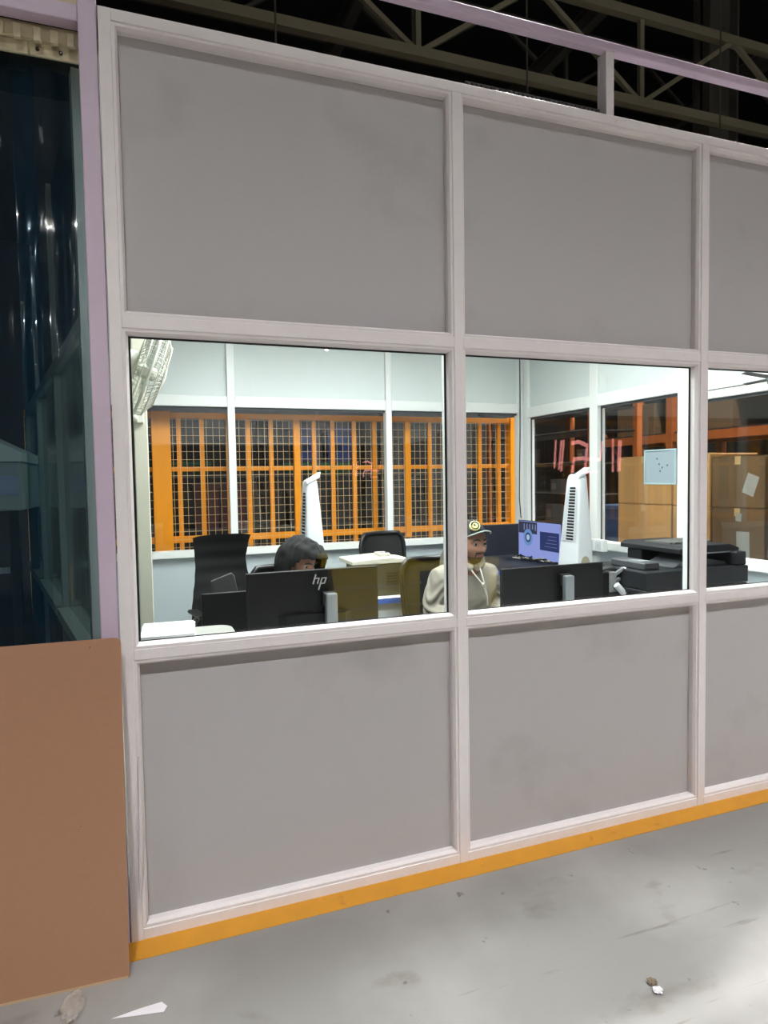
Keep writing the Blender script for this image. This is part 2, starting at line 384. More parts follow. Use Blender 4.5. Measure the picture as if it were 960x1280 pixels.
# dark profiled sheet over the office
rm = MB(); n = 60
rm.bm.faces.ensure_lookup_table()
pts = []
for k in range(n):
    x = -0.02 + 3.7 * k / n; d = 3.7 / n
    pts += [(x, 2.968), (x + d * .3, 2.968), (x + d * .4, 2.985), (x + d * .9, 2.985)]
pts += [(3.68, 2.968), (3.68, 2.955), (-0.02, 2.955)]
tag(rm.prism(pts, 'y', 0.09, 3.44).build('office_roof', mat('dark_roof_sheet', (40, 38, 36), 0.6)), 'dark profiled sheet roof on top of the office', 'roof', kind='structure')
tag(MB().box(0.02, 3.6, 0.08, 3.44, 2.90, 2.955).build('trim_roof_edge', mat('roof_packing', (60, 58, 55), 0.8)), 'grey packing under the office roof sheet', 'trim', kind='structure')
tr = thing('cable_tray', 'dark toothed cable tray lying along the top of the office', 'cable tray', (0, 0, 2.967))
MB().box(1.25, 1.86, 0.02, 0.06, 0.0, 0.004).build('tray_base', DARKSTEEL, tr)
tt = MB()
for k in range(30): tt.box(1.26 + k * 0.0203, 1.272 + k * 0.0203, 0.022, 0.058, 0.004, 0.022)
tt.box(1.25, 1.86, 0.022, 0.03, 0.022, 0.026)
o = tt.build('tray_teeth', DARKSTEEL, tr); o['kind'] = 'stuff'

# ================================================================== DOORWAY FRAME, STRIP CURTAIN, BOARD
pf = thing('portal_frame', 'lavender painted steel frame round the doorway and over the office', 'frame', (-0.048, 0.02, 0))
def pfx(b): return [b[0] + 0.048, b[1] + 0.048, b[2] - 0.02, b[3] - 0.02, b[4], b[5]]
MB().box(*pfx((-0.0755, -0.0225, -0.002, 0.055, 0, 3.255)), 0.003, 2).build('post', LAV, pf)
MB().box(*pfx((-1.6, -0.0755, 0.0, 0.05, 2.906, 2.956)), 0.003, 2).build('header_beam', LAV, pf)
MB().box(*pfx((-0.0225, 7.0, 0.0, 0.042, 3.218, 3.256)), 0.006, 2).build('top_beam', LAV, pf)
for x in (1.876, 4.6):
    MB().box(*pfx((x, x + 0.039, 0.001, 0.058, 2.967, 3.218)), 0.003, 2).build('stub_post', PAINT, pf)
HCREAM = mat('hanger_cream', (206, 194, 158), 0.5, var=0.08, scale=12)
tag(MB().box(-1.6, -0.0755, 0.06, 0.10, 2.958, 3.6).build('wall_over_doorway', HCREAM), 'cream sheet infill above the strip curtain header', 'wall', kind='structure')

PVC = glass_mat('strip_pvc', (0.80, 0.88, 0.92), 0.055, 0.03, (52, 108, 140), 0.075)
sc = thing('strip_curtain', 'transparent bluish strip curtain hanging in the doorway beside the office', 'curtain', (-0.3, 0.10, 0))
MB().box(-1.3, 0.2245, -0.047, 0.05, 2.862, 2.906).build('hanger_rail', HCREAM, sc)
def strip(x0, x1, y, ph):
    mb = MB(); amp = 0.009
    def f(u, v):
        x = x0 + (x1 - x0) * u + 0.035 * 0
        lean = -0.012 * (1 - v)
        return (x + 0.3 - 0.3 + lean * 0, y + amp * (math.sin(u * 9 + ph + 1.2 * v) + 0.35 * math.sin(u * 23 + 2 * ph - 2.0 * v)) * (1.15 - v * 0.7) + 0.004 * math.sin(v * 6 + ph) + 0.012 * (u - .5) ** 2 * 4 * math.cos(ph), 0.06 + (2.84 - 0.06) * v)
    mb.grid(f, 24, 30)
    mb.solid(0.003)
    return mb.build('strip', PVC, sc, smooth=True)
strips = [(0.022, 0.250, 0.0, 0.4), (-0.20, 0.082, 0.016, 2.1), (-0.44, -0.15, 0.0, 3.3), (-0.70, -0.41, 0.016, 5.0), (-0.96, -0.66, 0.0, 0.9), (-1.22, -0.92, 0.016, 2.7)]
for s_ in strips: strip(*s_)
BOLT = mat('bolt_steel', (70, 64, 58), 0.4, metal=0.8)
for k, (x0, x1) in enumerate(((0.085, 0.2235), (-0.155, 0.078), (-0.40, -0.16), (-0.64, -0.41))):
    pl = MB().box(x0, x1, -0.034, -0.028, 2.820, 2.858, 0.001, 1).build('clamp_plate', HCREAM, sc)
    for q in (0.15, 0.62):
        xx = x0 + (x1 - x0) * q
        MB().lathe([(0.006, 0), (0.006, 0.004), (0.003, 0.006)], n=12, M=Matrix.Translation((xx, -0.034, 2.839)) @ Matrix.Rotation(PI / 2, 4, 'X')).build('bolt', BOLT, pl)
    n = max(2, int((x1 - x0) / 0.045))
    for j in range(n):
        xx = x0 + (j + 0.5) * (x1 - x0) / n
        MB().box(xx - 0.011, xx + 0.011, -0.060, -0.047, 2.850, 2.892, 0.002, 1).build('hook', HCREAM, pl)

cb = thing('brown_board', 'large brown fibreboard sheet leaning against the doorway post', 'board', (-0.023, -0.158, 0.0))
mb = MB(); r = 0.02; W = 1.05; H = 1.03
pts = [(0, 0.004), (-0.004, 0), (-W, 0), (-W, H), (-r, H)] + [(-r + r * math.sin(a), H - r + r * math.cos(a)) for a in (PI / 8, PI / 4, 3 * PI / 8)] + [(0, H - r)]
mb.prism(pts, 'y', 0, 0.007)
tilt = math.atan2(0.115, H)
mb.xf(Matrix.Rotation(math.radians(-3.0), 4, 'Z') @ Matrix.Rotation(-tilt, 4, 'X'))
bm_ = mat('brown_fibreboard', (166, 124, 96), 0.6, var=0.05, scale=60, bump=0.03, bscale=300)
add_marks(bm_, (96, 70, 52), 34, 0.765, 0.78, (1, 1, 1), 0.6, 2.0, 2.0)
mb.build('sheet', bm_, cb)
mb = MB().box(-W, -0.004, -0.0012, 0.0082, -0.0, 0.006)
mb.xf(Matrix.Rotation(math.radians(-3.0), 4, 'Z') @ Matrix.Rotation(-tilt, 4, 'X'))
mb.build('raw_edge', mat('board_edge', (186, 158, 124), 0.8), cb)

# litter
pp = mat('scrap_paper', (226, 222, 226), 0.7)
mb = MB(); v = [(0.0, 0.0), (0.06, 0.012), (0.075, 0.032), (0.062, 0.04), (0.03, 0.022)]
mb.prism([(-0.068 + 0.146 * t, y) for t, y in ((0, -0.308), (0.45, -0.322), (0.95, -0.336), (1.02, -0.318), (0.92, -0.296), (0.5, -0.299))], 'z', 0.001, 0.0022)
tag(mb.build('paper_scrap', pp), 'torn white paper strip on the floor before the brown board', 'paper scrap')
def crumple(name, c, sx, sy, sz, m, label, seed, n=34):
    rnd = random.Random(seed); mb = MB()
    mb.bm.free(); mb.bm = bmesh.new()
    bmesh.ops.create_icosphere(mb.bm, subdivisions=3, radius=1.0)
    for v in mb.bm.verts:
        d = v.co.normalized(); k = 1 + 0.55 * noise.noise(d * 2.3 + Vector((seed, 0, 0))) + 0.3 * noise.noise(d * 6 + Vector((0, seed, 0)))
        v.co = Vector((d.x * sx * k, d.y * sy * k, max(0.02, d.z * k * 0.5 + 0.5) * sz))
    mb.xf(Matrix.Translation(c))
    return tag(mb.build(name, m), label, 'litter')
CLEARP = glass_mat('clear_film', (0.93, 0.92, 0.90), 0.15, 0.10, (236, 232, 224), 0.22)
crumple('plastic_wrap', (-0.172, -0.235, 0.001), 0.028, 0.055, 0.028, CLEARP, 'crumpled clear plastic film on the floor under the brown board', 3)
crumple('floor_crumb', (1.424, -0.788, 0.001), 0.014, 0.012, 0.012, pp, 'small crumpled white paper wad on the open grey floor', 5)
crumple('dirt_clod', (1.433, -0.755, 0.001), 0.014, 0.012, 0.010, mat('dirt_brown', (120, 104, 86), 0.9), 'small brown dirt clod beside the white paper wad', 9)

# ================================================================== BEHIND THE STRIP CURTAIN
mc = thing('packing_machine', 'pale machine with a sloped hood behind the strip curtain', 'machine', (-1.1, 2.3, 0))
MGREY = mat('machine_grey', (168, 180, 184), 0.45)
MB().box(-0.5, 0.52, -0.3, 0.5, 1.36, 1.64, 0.01).build('body', MGREY, mc)
MB().prism([(-0.5, 1.64), (0.53, 1.64), (0.53, 1.69), (0.2, 1.86), (-0.5, 1.9)], 'y', -0.31, 0.5).build('hood', mat('machine_white', (214, 226, 228), 0.4), mc)
lp = MB().box(0.1, 0.50, -0.304, -0.300, 1.45, 1.56).build('label_plate', mat('machine_label', (168, 180, 214), 0.4), mc)
MB().box(0.14, 0.36, -0.3055, -0.304, 1.495, 1.510).build('label_bar', mat('machine_label_bar', (80, 90, 120), 0.4), lp)
for x in (-0.45, 0.47):
    for y in (-0.26, 0.45): MB().box(x - 0.025, x + 0.025, y - 0.025, y + 0.025, 0, 1.36).build('leg', DARKSTEEL, mc)
MB().box(-0.42, 0.44, -0.28, -0.25, 1.0, 1.035).build('crossbar', MGREY, mc)
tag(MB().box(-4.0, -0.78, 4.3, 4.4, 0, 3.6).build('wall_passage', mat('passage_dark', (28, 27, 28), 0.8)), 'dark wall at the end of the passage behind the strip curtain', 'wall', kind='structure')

# ================================================================== ORANGE MESH CAGE AND RACK BEHIND THE BACK WALL
YC = 3.75
cage = thing('mesh_cage', 'orange steel cage wall with wire mesh behind the office back windows', 'cage', (1.9, YC, 0))
def cx(a, b): return (a - 1.9, b - 1.9)
for a, b in ((0.158, 0.312), (3.655, 3.83)):
    MB().box(*cx(a, b), -0.06, 0.06, 0, 2.115, 0.004, 1).build('post', ORANGE, cage)
for xc in (1.416, 2.515):
    MB().box(*cx(xc - 0.03, xc + 0.03), -0.045, 0.0, 0.93, 2.06, 0.003, 1).build('upright', ORANGE, cage)
for xc in (-0.62, -0.42, -0.22, -0.02, 0.382, 0.575, 0.80, 0.98, 1.183, 1.583, 1.762, 1.975, 2.178, 2.32, 2.76, 2.965, 3.32, 3.54):
    MB().box(*cx(xc - 0.019, xc + 0.019), -0.02, 0.005, 0.50, 2.06).build('bar', ORANGE, cage)
for z0, z1, n in ((2.058, 2.108, 'top_rail'), (1.60, 1.640, 'middle_rail'), (0.978, 1.034, 'bottom_rail'), (0.45, 0.50, 'base_rail')):
    MB().box(*cx(0.312, 3.655), -0.03 if n != 'middle_rail' else 0.006, 0.02, z0, z1, 0.002, 1).build(n, ORANGE, cage)
    MB().box(*cx(-0.80, 0.158), -0.03 if n != 'middle_rail' else 0.006, 0.02, z0, z1, 0.002, 1).build(n, ORANGE, cage)
wm = MB(); z = 0.52
x = -0.80 + 0.0565 * 20 - 1.13
while x < 3.66:
    wm.box(*cx(x - 0.0018, x + 0.0018), -0.034, -0.0305, 0.5, 2.06); x += 0.0565
while z < 2.06:
    wm.box(*cx(-0.80, 3.66), -0.0305, -0.027, z - 0.0018, z + 0.0018); z += 0.0695
o = wm.build('wire_mesh', mat('mesh_wire', (220, 186, 140), 0.4), cage); o['kind'] = 'stuff'

gr = thing('storage_rack', 'dark steel storage rack inside the orange cage', 'rack', (1.9, 4.75, 0))
for xx in (-1.8, -0.6, 0.6, 1.8):
    for yy in (-0.35, 0.35): MB().box(xx - 0.03, xx + 0.03, yy - 0.03, yy + 0.03, 0, 2.9).build('upright', DARKSTEEL, gr)
for zz in (0.5, 1.05, 1.58, 2.2):
    MB().box(-1.83, 1.83, -0.38, 0.38, zz - 0.03, zz).build('shelf', DARKSTEEL, gr)
def bin_(x, z, wd, h, m, label, grp=None, y=4.5, cat='bin'):
    t = thing('storage_bin', label, cat, (x, y, z), group=grp)
    mb = MB(); a, b = wd / 2, wd / 2 * 0.88
    out = [(-b, -0.11, 0), (b, -0.11, 0), (b, 0.11, 0), (-b, 0.11, 0)]
    top = [(-a, -0.14, h), (a, -0.14, h), (a, 0.14, h), (-a, 0.14, h)]
    mb.hexa(out + top); mb.build('tub', m, t)
    MB().box(-a - 0.012, a + 0.012, -0.152, 0.152, h - 0.02, h + 0.012).build('rim', m, t)
    MB().box(-a * .4, a * .4, -0.156, -0.150, h * .55, h * .75).build('label_holder', m, t)
BB = mat('bin_blue', (26, 48, 100), 0.5); BG = mat('bin_green', (20, 66, 40), 0.5); BR = mat('bin_red', (62, 26, 26), 0.5); BK = mat('bin_black', (30, 28, 28), 0.6)
bin_(1.66, 1.70, 0.27, 0.33, BB, 'blue storage bin on the cage rack beside the taller white cooler')
bin_(2.02, 1.70, 0.27, 0.33, BB, 'blue storage bin on the cage rack behind the middle window post')
for k, x in enumerate((1.50, 1.66, 1.85, 2.04)): bin_(x, 1.58, 0.15, 0.09, BG, '%s small green bin in the row under the blue bins of the cage rack' % ORD[k], 'green bins under the blue bins', y=4.5)
for k, x in enumerate((0.42, 0.62)): bin_(x, 1.58, 0.16, 0.11, BG, '%s small green bin counted from the wide orange post of the cage' % ORD[k], 'green bins near the wide post')
for k, x in enumerate((0.66, 0.92)): bin_(x, 1.05, 0.24, 0.42, BR, '%s dull red bin counted from the wide orange post of the cage' % ORD[k], 'red bins of the cage rack')
for k, x in enumerate((1.25, 1.60, 1.95)): bin_(x, 1.05, 0.28, 0.34, BK, '%s black bin in the row beside the red bins of the cage rack' % ORD[k], 'black bins of the cage rack')
for k, x in enumerate((2.72, 3.05, 3.4)): bin_(x, 1.05, 0.3, 0.38, BK, '%s taller black bin at the far end of the cage rack shelf' % ORD[k], 'black bins at the rack end')
tag(MB().box(-0.3, 5.2, 6.2, 6.3, 0, 4.0).build('wall_cage_rear', mat('cage_rear_dark', (34, 32, 32), 0.8)), 'dark partition behind the caged storage rack', 'wall', kind='structure')

# ================================================================== CARTONS AND ORANGE RACK BEYOND THE SIDE WALL
TAPE = mat('packing_tape', (196, 164, 112), 0.35)
def carton(y0, y1, z0, z1, label, x0=4.2, dx=0.5, m=CARDBOARD):
    t = thing('carton', label, 'carton', (x0 + dx / 2, (y0 + y1) / 2, z0)); a, b = dx / 2, (y1 - y0) / 2; h = z1 - z0
    MB().box(-a, a, -b, b, 0, h, 0.008, 2).build('body', m, t)
    MB().box(-a - 0.001, a + 0.001, -0.025, 0.025, h - 0.06, h + 0.001).build('tape', TAPE, t)
    for s_ in (-1, 1): MB().box(-a, a, min(s_ * 0.003, s_ * (b - 0.004)), max(s_ * 0.003, s_ * (b - 0.004)), h, h + 0.0035).build('flap', m, t)
    return t
CB2 = mat('carton_dimmed', (104, 80, 52), 0.8, var=0.1, scale=5)  # same carton board, dimming by the side glass put into its colour
gap = 0.006
names = ['first', 'second', 'third', 'fourth']
ys = [(2.06, 2.72), (1.66, 2.05), (1.18, 1.65), (0.62, 1.17)]
for k, (a, b) in enumerate(ys):
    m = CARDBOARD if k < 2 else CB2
    for lvl, (z0, z1) in enumerate(((0.16, 0.80), (0.805, 1.245), (1.25, 1.665 if k < 2 else 1.63))):
        lv = ['bottom', 'middle', 'top'][lvl]
        carton(a + gap, b - gap, z0, z1, '%s brown carton in the %s stack counted from the room corner' % (lv, names[k]), m=m)
pal = thing('wooden_pallet', 'wooden pallet under the stacked brown cartons', 'pallet', (4.45, 1.67, 0))
WOOD = mat('pallet_wood', (140, 108, 74), 0.8, var=0.15, scale=8)
for k in range(9): MB().box(-0.3, 0.3, -1.08 + k * 0.24, -0.92 + k * 0.24, 0.13, 0.155).build('slat', WOOD, pal)
for xx in (-0.26, 0, 0.26): MB().box(xx - 0.04, xx + 0.04, -1.08, 1.0, 0.0, 0.13).build('bearer', WOOD, pal)
for (y, z, wd, h, rot, lab) in ((1.30, 1.42, 0.10, 0.15, 0.35, 'white torn sheet stuck on the upper dark carton'), (1.40, 1.18, 0.05, 0.06, 0.1, 'small white sticker on the dark cartons between two sheets'),
                            (1.36, 0.98, 0.11, 0.19, -0.03, 'tall white delivery note stuck on the lower dark carton')):
    mb = MB().box(-0.001, 0.001, -wd / 2, wd / 2, -h / 2, h / 2).xf(Matrix.Translation((4.1975, y, z)) @ Matrix.Rotation(rot, 4, 'X'))
    tag(mb.build('carton_note', mat('note_paper', (158, 158, 152), 0.7)), lab, 'paper')
bt = thing('blue_tub', 'dark blue plastic tub beside the stacked cartons', 'tub', (4.75, 2.95, 0))
MB().box(-0.3, 0.3, -0.16, 0.3, 0, 1.18, 0.02).build('body', mat('tub_blue', (34, 62, 96), 0.5), bt)
MB().box(-0.32, 0.32, -0.18, 0.32, 1.16, 1.21, 0.01).build('rim', MATS['tub_blue'], bt)
for zz in (0.3, 0.6, 0.9): MB().box(-0.305, 0.305, -0.168, 0.305, zz, zz + 0.03, 0.005).build('rib', MATS['tub_blue'], bt)
RUST = mat('rack_rust_orange', (168, 92, 40), 0.55, var=0.12, scale=4)
pr = thing('pallet_rack', 'rust orange pallet rack standing far beyond the cartons', 'rack', (6.6, 3.6, 0))
for yy in (-1.75, 0.55, 2.0):
    for xx in (-0.4, 0.4): MB().box(xx - 0.04, xx + 0.04, yy - 0.05, yy + 0.05, 0, 3.6, 0.003, 1).build('upright', RUST, pr)
    MB().bar((-0.4, yy, 0.3), (0.4, yy, 1.3), 0.03).bar((0.4, yy, 1.3), (-0.4, yy, 2.3), 0.03).build('brace', RUST, pr)
for zz in (0.9, 1.95, 2.9):
    for xx in (-0.4, 0.4): MB().box(xx - 0.03, xx + 0.03, -1.75, 2.0, zz - 0.05, zz + 0.05).build('beam', RUST, pr)
    MB().box(-0.4, 0.4, -1.75, 2.0, zz + 0.05, zz + 0.07).build('deck', DARKSTEEL, pr)
for k, (yy, zz, h) in enumerate(((-1.2, 0.97, 0.55), (-0.2, 0.97, 0.7), (1.2, 0.97, 0.5), (-1.1, 2.02, 0.45), (0.1, 2.02, 0.6), (1.3, 2.02, 0.4))):
    carton(3.6 + yy - 0.35, 3.6 + yy + 0.35, zz, zz + h, 'dim-coloured carton on the %s deck of the pallet rack, %s' % ('lower' if k < 3 else 'upper', ['nearest the office front', 'in the middle', 'farthest from the office front'][k % 3]), x0=6.3, dx=0.6, m=CB2)
mr = thing('wire_shelf', 'dark wire shelf unit beyond the side window near the room corner', 'shelf', (4.9, 4.6, 0))
for xx in (-0.3, 0.3):
    for yy in (-1.0, 0.2, 1.2): MB().box(xx - 0.035, xx + 0.035, yy - 0.035, yy + 0.035, 0, 2.3).build('upright', RUST, mr)
for zz in (0.6, 0.95, 1.3, 1.65, 2.0, 2.25):
    MB().box(-0.3, 0.3, -1.0, 1.2, zz - 0.012, zz).build('shelf_deck', DARKSTEEL, mr)
    MB().box(-0.31, -0.29, -1.0, 1.2, zz, zz + 0.012).build('shelf_lip', SILVER, mr)
for k, (yy, zz, hh) in enumerate(((-0.75, 0.95, 0.2), (-0.45, 0.95, 0.16), (-0.1, 0.95, 0.22), (0.5, 0.95, 0.18), (-0.6, 1.3, 0.2), (-0.2, 1.3, 0.17), (0.6, 1.3, 0.22), (-0.7, 1.65, 0.15), (0.4, 1.65, 0.2))):
    t = thing('parts_box', '%s grey parts box on the wire shelf beyond the room corner, counted upward' % ORD[k], 'box', (4.75, 4.6 + yy, zz), group='parts boxes on the wire shelf')
    MB().box(-0.08, 0.08, -0.07, 0.07, 0, hh, 0.004).build('body', mat('parts_box_grey', (120, 120, 122), 0.6), t)
    MB().box(-0.084, -0.08, -0.04, 0.04, hh * .3, hh * .7).build('label_card', mat('note_paper', (214, 214, 208), 0.7), t)

# ================================================================== ROOF STRUCTURE
STEEL = mat('roof_steel_lit', (150, 144, 120), 0.7, var=0.1, scale=2)  # lit look of the nearest truss put into a paler steel colour
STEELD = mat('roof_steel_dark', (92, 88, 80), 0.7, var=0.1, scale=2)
def truss(y, z0, z1, xa, xb, step, m, label, depth=0.16):
    t = thing('roof_truss', label, 'truss', ((xa + xb) / 2, y, z0)); L = (xb - xa) / 2; h = z1 - z0
    MB().box(-L, L, -depth / 2, depth / 2, -0.09, 0.09).build('bottom_chord', m, t)
    MB().box(-L, L, -depth / 2, depth / 2, h - 0.09, h + 0.09).build('top_chord', m, t)
    n = max(1, round(2 * L / step))
    for k in range(n):
        a = -L + 2 * L * k / n; b = -L + 2 * L * (k + 1) / n; c = (a + b) / 2
        MB().bar((a, 0, h), (c, 0, 0), 0.09).build('brace', m, t)
        MB().bar((c, 0, 0), (b, 0, h), 0.09).build('brace', m, t)
        MB().bar((c, 0, 0), (c, 0, h), 0.10).build('hanger', m, t)
truss(9.0, 9.15, 10.9, -2.5, 17.5, 5.0, STEEL, 'roof truss nearest behind the office top, its lit look put into a pale colour')
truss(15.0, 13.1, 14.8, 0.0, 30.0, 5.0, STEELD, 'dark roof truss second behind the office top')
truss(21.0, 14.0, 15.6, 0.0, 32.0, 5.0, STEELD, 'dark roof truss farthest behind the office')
for k, x in enumerate((4.6, 9.6, 14.6)):
    t = thing('roof_purlin', ['dark roof beam running back above the middle of the office', 'dark roof beam running back beyond the stub post', 'dark roof beam running back above the far office end'][k], 'beam', (x, 14, 11.3))
    MB().box(-0.11, 0.11, -9, 11, -0.02, 0.02).build('lower_flange', STEELD, t)
    MB().box(-0.015, 0.015, -9, 11, 0.02, 0.36).build('web', STEELD, t)
    MB().box(-0.11, 0.11, -9, 11, 0.36, 0.40).build('upper_flange', STEELD, t)
hc = thing('hall_column', 'dark steel hall column rising behind the far end of the office', 'column', (13.3, 10.2, 0))
MB().box(-0.45, 0.45, -0.03, 0.03, 0, 16).build('web', STEELD, hc)
for s_ in (-1, 1): MB().box(s_ * 0.42 - 0.03, s_ * 0.42 + 0.03, -0.25, 0.25, 0, 16).build('flange', STEELD, hc)
cp = thing('service_pipe', 'thin dark service pipe along the roof behind the office', 'pipe', (6, 7, 7.4))
MB().cyl((-5, 0, 0), (9, 0, 0), 0.06, 10).build('pipe_run', STEELD, cp)
for xx in (-4, 0, 4, 8): MB().cyl((xx, 0, 0.05), (xx, 0, 8.6), 0.015, 6).build('hanger_rod', STEELD, cp)

# ================================================================== IN THE HALL BEHIND THE PHOTOGRAPHER (seen mirrored in the windows)
AISLE = mat('blocker_sheet', (38, 38, 40), 0.85, var=0.1, scale=1.0)
aw = struct('wall_reflection_blocker', 'added unseen dark partition keeping the window reflections dark', 'wall')  # added unseen partition, keeps the bright hall floor out of the window reflections
for k in range(16): MB().box(-9.0 + k * 1.25, -7.765 + k * 1.25, -3.46, -3.42, 0.0, 2.5, 0.003, 1).build('sheet_panel', AISLE, aw)
for k in range(17): MB().box(-9.03 + k * 1.25, -8.98 + k * 1.25, -3.44, -3.40, 0.0, 2.55).build('post', AISLE, aw)
lc = thing('led_clock', 'red light clock on the added dark partition, mirrored in the office windows', 'clock', (4.404, -3.28, 0))
LEDR = emit_mat('led_red', (1.0, 0.34, 0.32), 7.5)
KC = 0.8371
def seg(mb, a, b, wd=0.034):
    p = [((q[0] - 0.0583) * KC + 0.0583 - 4.404, -0.02, (q[1] - 1.5075) * KC + 1.5075) for q in (a, b)]
    mb.bar(p[0], p[1], 0.010, wd * KC, up=(0, 0, 1))
MB().box(-0.62, 0.62, -0.12, -0.028, 1.46, 1.97, 0.008).build('case', BLACK, lc)
for wdt, segs in ((0.016, [((4.745, 1.60), (4.765, 1.94)), ((4.84, 1.56), (4.88, 1.94)), ((4.81, 1.58), (4.845, 1.93)), ((5.605, 1.55), (5.605, 1.96)), ((5.71, 1.55), (5.73, 1.94)), ((5.68, 1.55), (5.70, 1.94))]),
                  (0.046, [((4.99, 1.90), (5.10, 1.92)), ((5.10, 1.92), (5.225, 1.87)), ((5.215, 1.87), (5.18, 1.53)), ((5.02, 1.71), (5.20, 1.72)), ((5.02, 1.71), (4.99, 1.54)), ((5.20, 1.71), (5.40, 1.70))]),
                  (0.03, [((5.44, 1.93), (5.415, 1.69)), ((5.22, 1.545), (5.36, 1.55))])):
    for a, b in segs:
        mb = MB(); seg(mb, a, b, wdt); mb.build('led_segment', LEDR, lc)
YEL = mat('crate_yellow', (252, 218, 0), 0.6, spec=0.05)
yc = thing('yellow_crate', 'long yellow crate before the added dark partition, mirrored in the office windows', 'crate', (2.40, -3.32, 0))
MB().box(-0.78, 0.06, -0.07, 0.09, 0.20, 0.75, 0.01).build('body', YEL, yc)
MB().box(-0.88, -0.78, -0.06, 0.085, 0.74, 0.85, 0.005).build('handle_block', YEL, yc)
for zz in (0.335, 0.53): MB().box(-0.79, 0.07, 0.085, 0.098, zz, zz + 0.02, 0.003).build('rib', mat('crate_rib', (250, 226, 130), 0.4), yc)
MB().box(0.06, 0.90, -0.02, 0.085, 0.645, 0.725, 0.006).build('tow_bar', YEL, yc)
for xx in (-0.7, -0.02, 0.85): MB().box(xx - 0.04, xx + 0.04, -0.05, 0.05, 0, 0.20 if xx < 0.5 else 0.645).build('leg', MATS['crate_yellow'], yc)

# ================================================================== OFFICE FURNITURE
OLAMP = emit_mat('panel_light', (0.94, 1.0, 0.98), OFFICE_LAMP_POWER)
for k, (x, y) in enumerate(OFFICE_LAMPS):
    t = thing('ceiling_light', 'square light panel in the office ceiling over the ' + ['lettered monitor', 'copier', 'high-back chair', 'corner desk'][k], 'light', (x, y, 2.862), group='light panels of the office ceiling')
    MB().box(-0.31, 0.31, -0.31, 0.31, -0.02, 0.0, 0.003, 1).build('frame', INWHITE, t)
    MB().box(-0.28, 0.28, -0.28, 0.28, -0.024, -0.0205).build('diffuser', OLAMP, t)

def desk(name, label, x0, x1, y0, y1, top, edge, h=0.74, thick=0.03, front=None):
    t = thing(name, label, 'desk', ((x0 + x1) / 2, (y0 + y1) / 2, 0.004)); a, b = (x1 - x0) / 2, (y1 - y0) / 2; z = h - 0.004
    MB().box(-a, a, -b, b, z - thick, z, 0.002, 1).build('desktop', top, t)
    MB().box(-a, a, -b - 0.003, -b - 0.0003, z - thick, z, 0.001, 1).build('edge_band', edge, t)
    for sx in (-1, 1):
        MB().box(min(sx * (a - 0.02), sx * (a - 0.05)), max(sx * (a - 0.02), sx * (a - 0.05)), -b + 0.03, b - 0.03, 0, z - thick).build('side_panel', INLOW, t)
    if front: MB().box(-a + 0.05, a - 0.05, -b + 0.02, -b + 0.035, 0.12, z - thick).build('modesty_panel', front, t)
    return t
desk('window_desk', 'long white desk along the inside of the office windows', 0.42, 3.54, 0.10, 0.96, INWHITE, INWHITE)
desk('printer_desk', 'white desk with a blue edge under the cream printer', 1.28, 1.94, 1.66, 2.22, INWHITE, BLUE, 0.745, 0.035, INLOW)
desk('corner_desk', 'dark desk with a blue edge in the room corner under the lit monitor', 2.55, 3.56, 2.28, 3.30, NAVY, BLUE, 0.765, 0.05, INLOW)

def monitor(name, label, cat, x, y, ztop, zdesk, wd=0.56, h=0.335, rz=0.0, neck=SILVER, logo=False, screen=None, back=BLACK, ndx=0.0, ntop=0.115):
    """local: back of the monitor faces -y, its screen faces +y"""
    t = thing(name, label, cat, (x, y, zdesk), rz); z = ztop - zdesk; a = wd / 2
    MB().box(-a, a, 0.0, 0.022, z - h, z, 0.004, 2).build('back_panel', back, t)
    MB().prism([(-a * .55, 0.0), (a * .55, 0.0), (a * .45, -0.022), (-a * .45, -0.022)], 'z', z - h + 0.04, z - 0.185).build('rear_housing', back, t)
    sc_ = MB().box(-a + 0.006, a - 0.006, 0.0222, 0.0235, z - h + 0.016, z - 0.006).build('screen', screen or mat('screen_off', (18, 20, 26), 0.2), t)
    nb = 0.0
    MB().box(ndx - 0.025, ndx + 0.025, -0.058, -0.024, 0.008, z - ntop, 0.006, 2).build('stand_neck', neck, t)
    MB().box(ndx - 0.032, ndx + 0.032, -0.03, 0.0, z - ntop - 0.055, z - ntop + 0.005, 0.004, 1).build('stand_bracket', back, t)
    MB().box(ndx - 0.11, ndx + 0.11, -0.12, 0.07, 0.0, 0.010, 0.003, 1).build('stand_base', neck, t)
    return t, sc_
m1, _ = monitor('computer_monitor', 'black monitor with two slanted letters in silver on its back, before the hooded person', 'monitor', 0.735, 0.45, 1.128, 0.741, 0.572, 0.335, ndx=0.06, ntop=0.098)
LOGO = mat('logo_silver', (196, 198, 202), 0.3, metal=0.4)
def px2(px, py): return ((px - 390.5) * 0.00353, 0.287 - 0.0 + (745 - py) * 0.00315 + 0.0)
lm_ = MB()
for a, b, wd in (((392.4, 719.5), (388.7, 732.5), .0055), ((396.4, 724.5), (394.0, 732.5), .0055), ((400.2, 724.5), (395.2, 741.0), .0055), ((405.2, 724.5), (402.6, 732.5), .0055),
                 ((391.3, 725.0), (396.4, 725.0), .004), ((400.2, 725.0), (405.2, 725.0), .004), ((397.8, 732.3), (402.6, 732.3), .004)):
    p, q = px2(*a), px2(*b); lm_.bar((p[0], -0.001, p[1]), (q[0], -0.001, q[1]), wd, 0.003, up=(0, 1, 0))
lm_.build('logo', LOGO, m1)
monitor('computer_monitor', 'black monitor with a silver neck before the man in the cap', 'monitor', 1.965, 0.50, 1.064, 0.741, 0.59, 0.30, ndx=0.055, ntop=0.047)
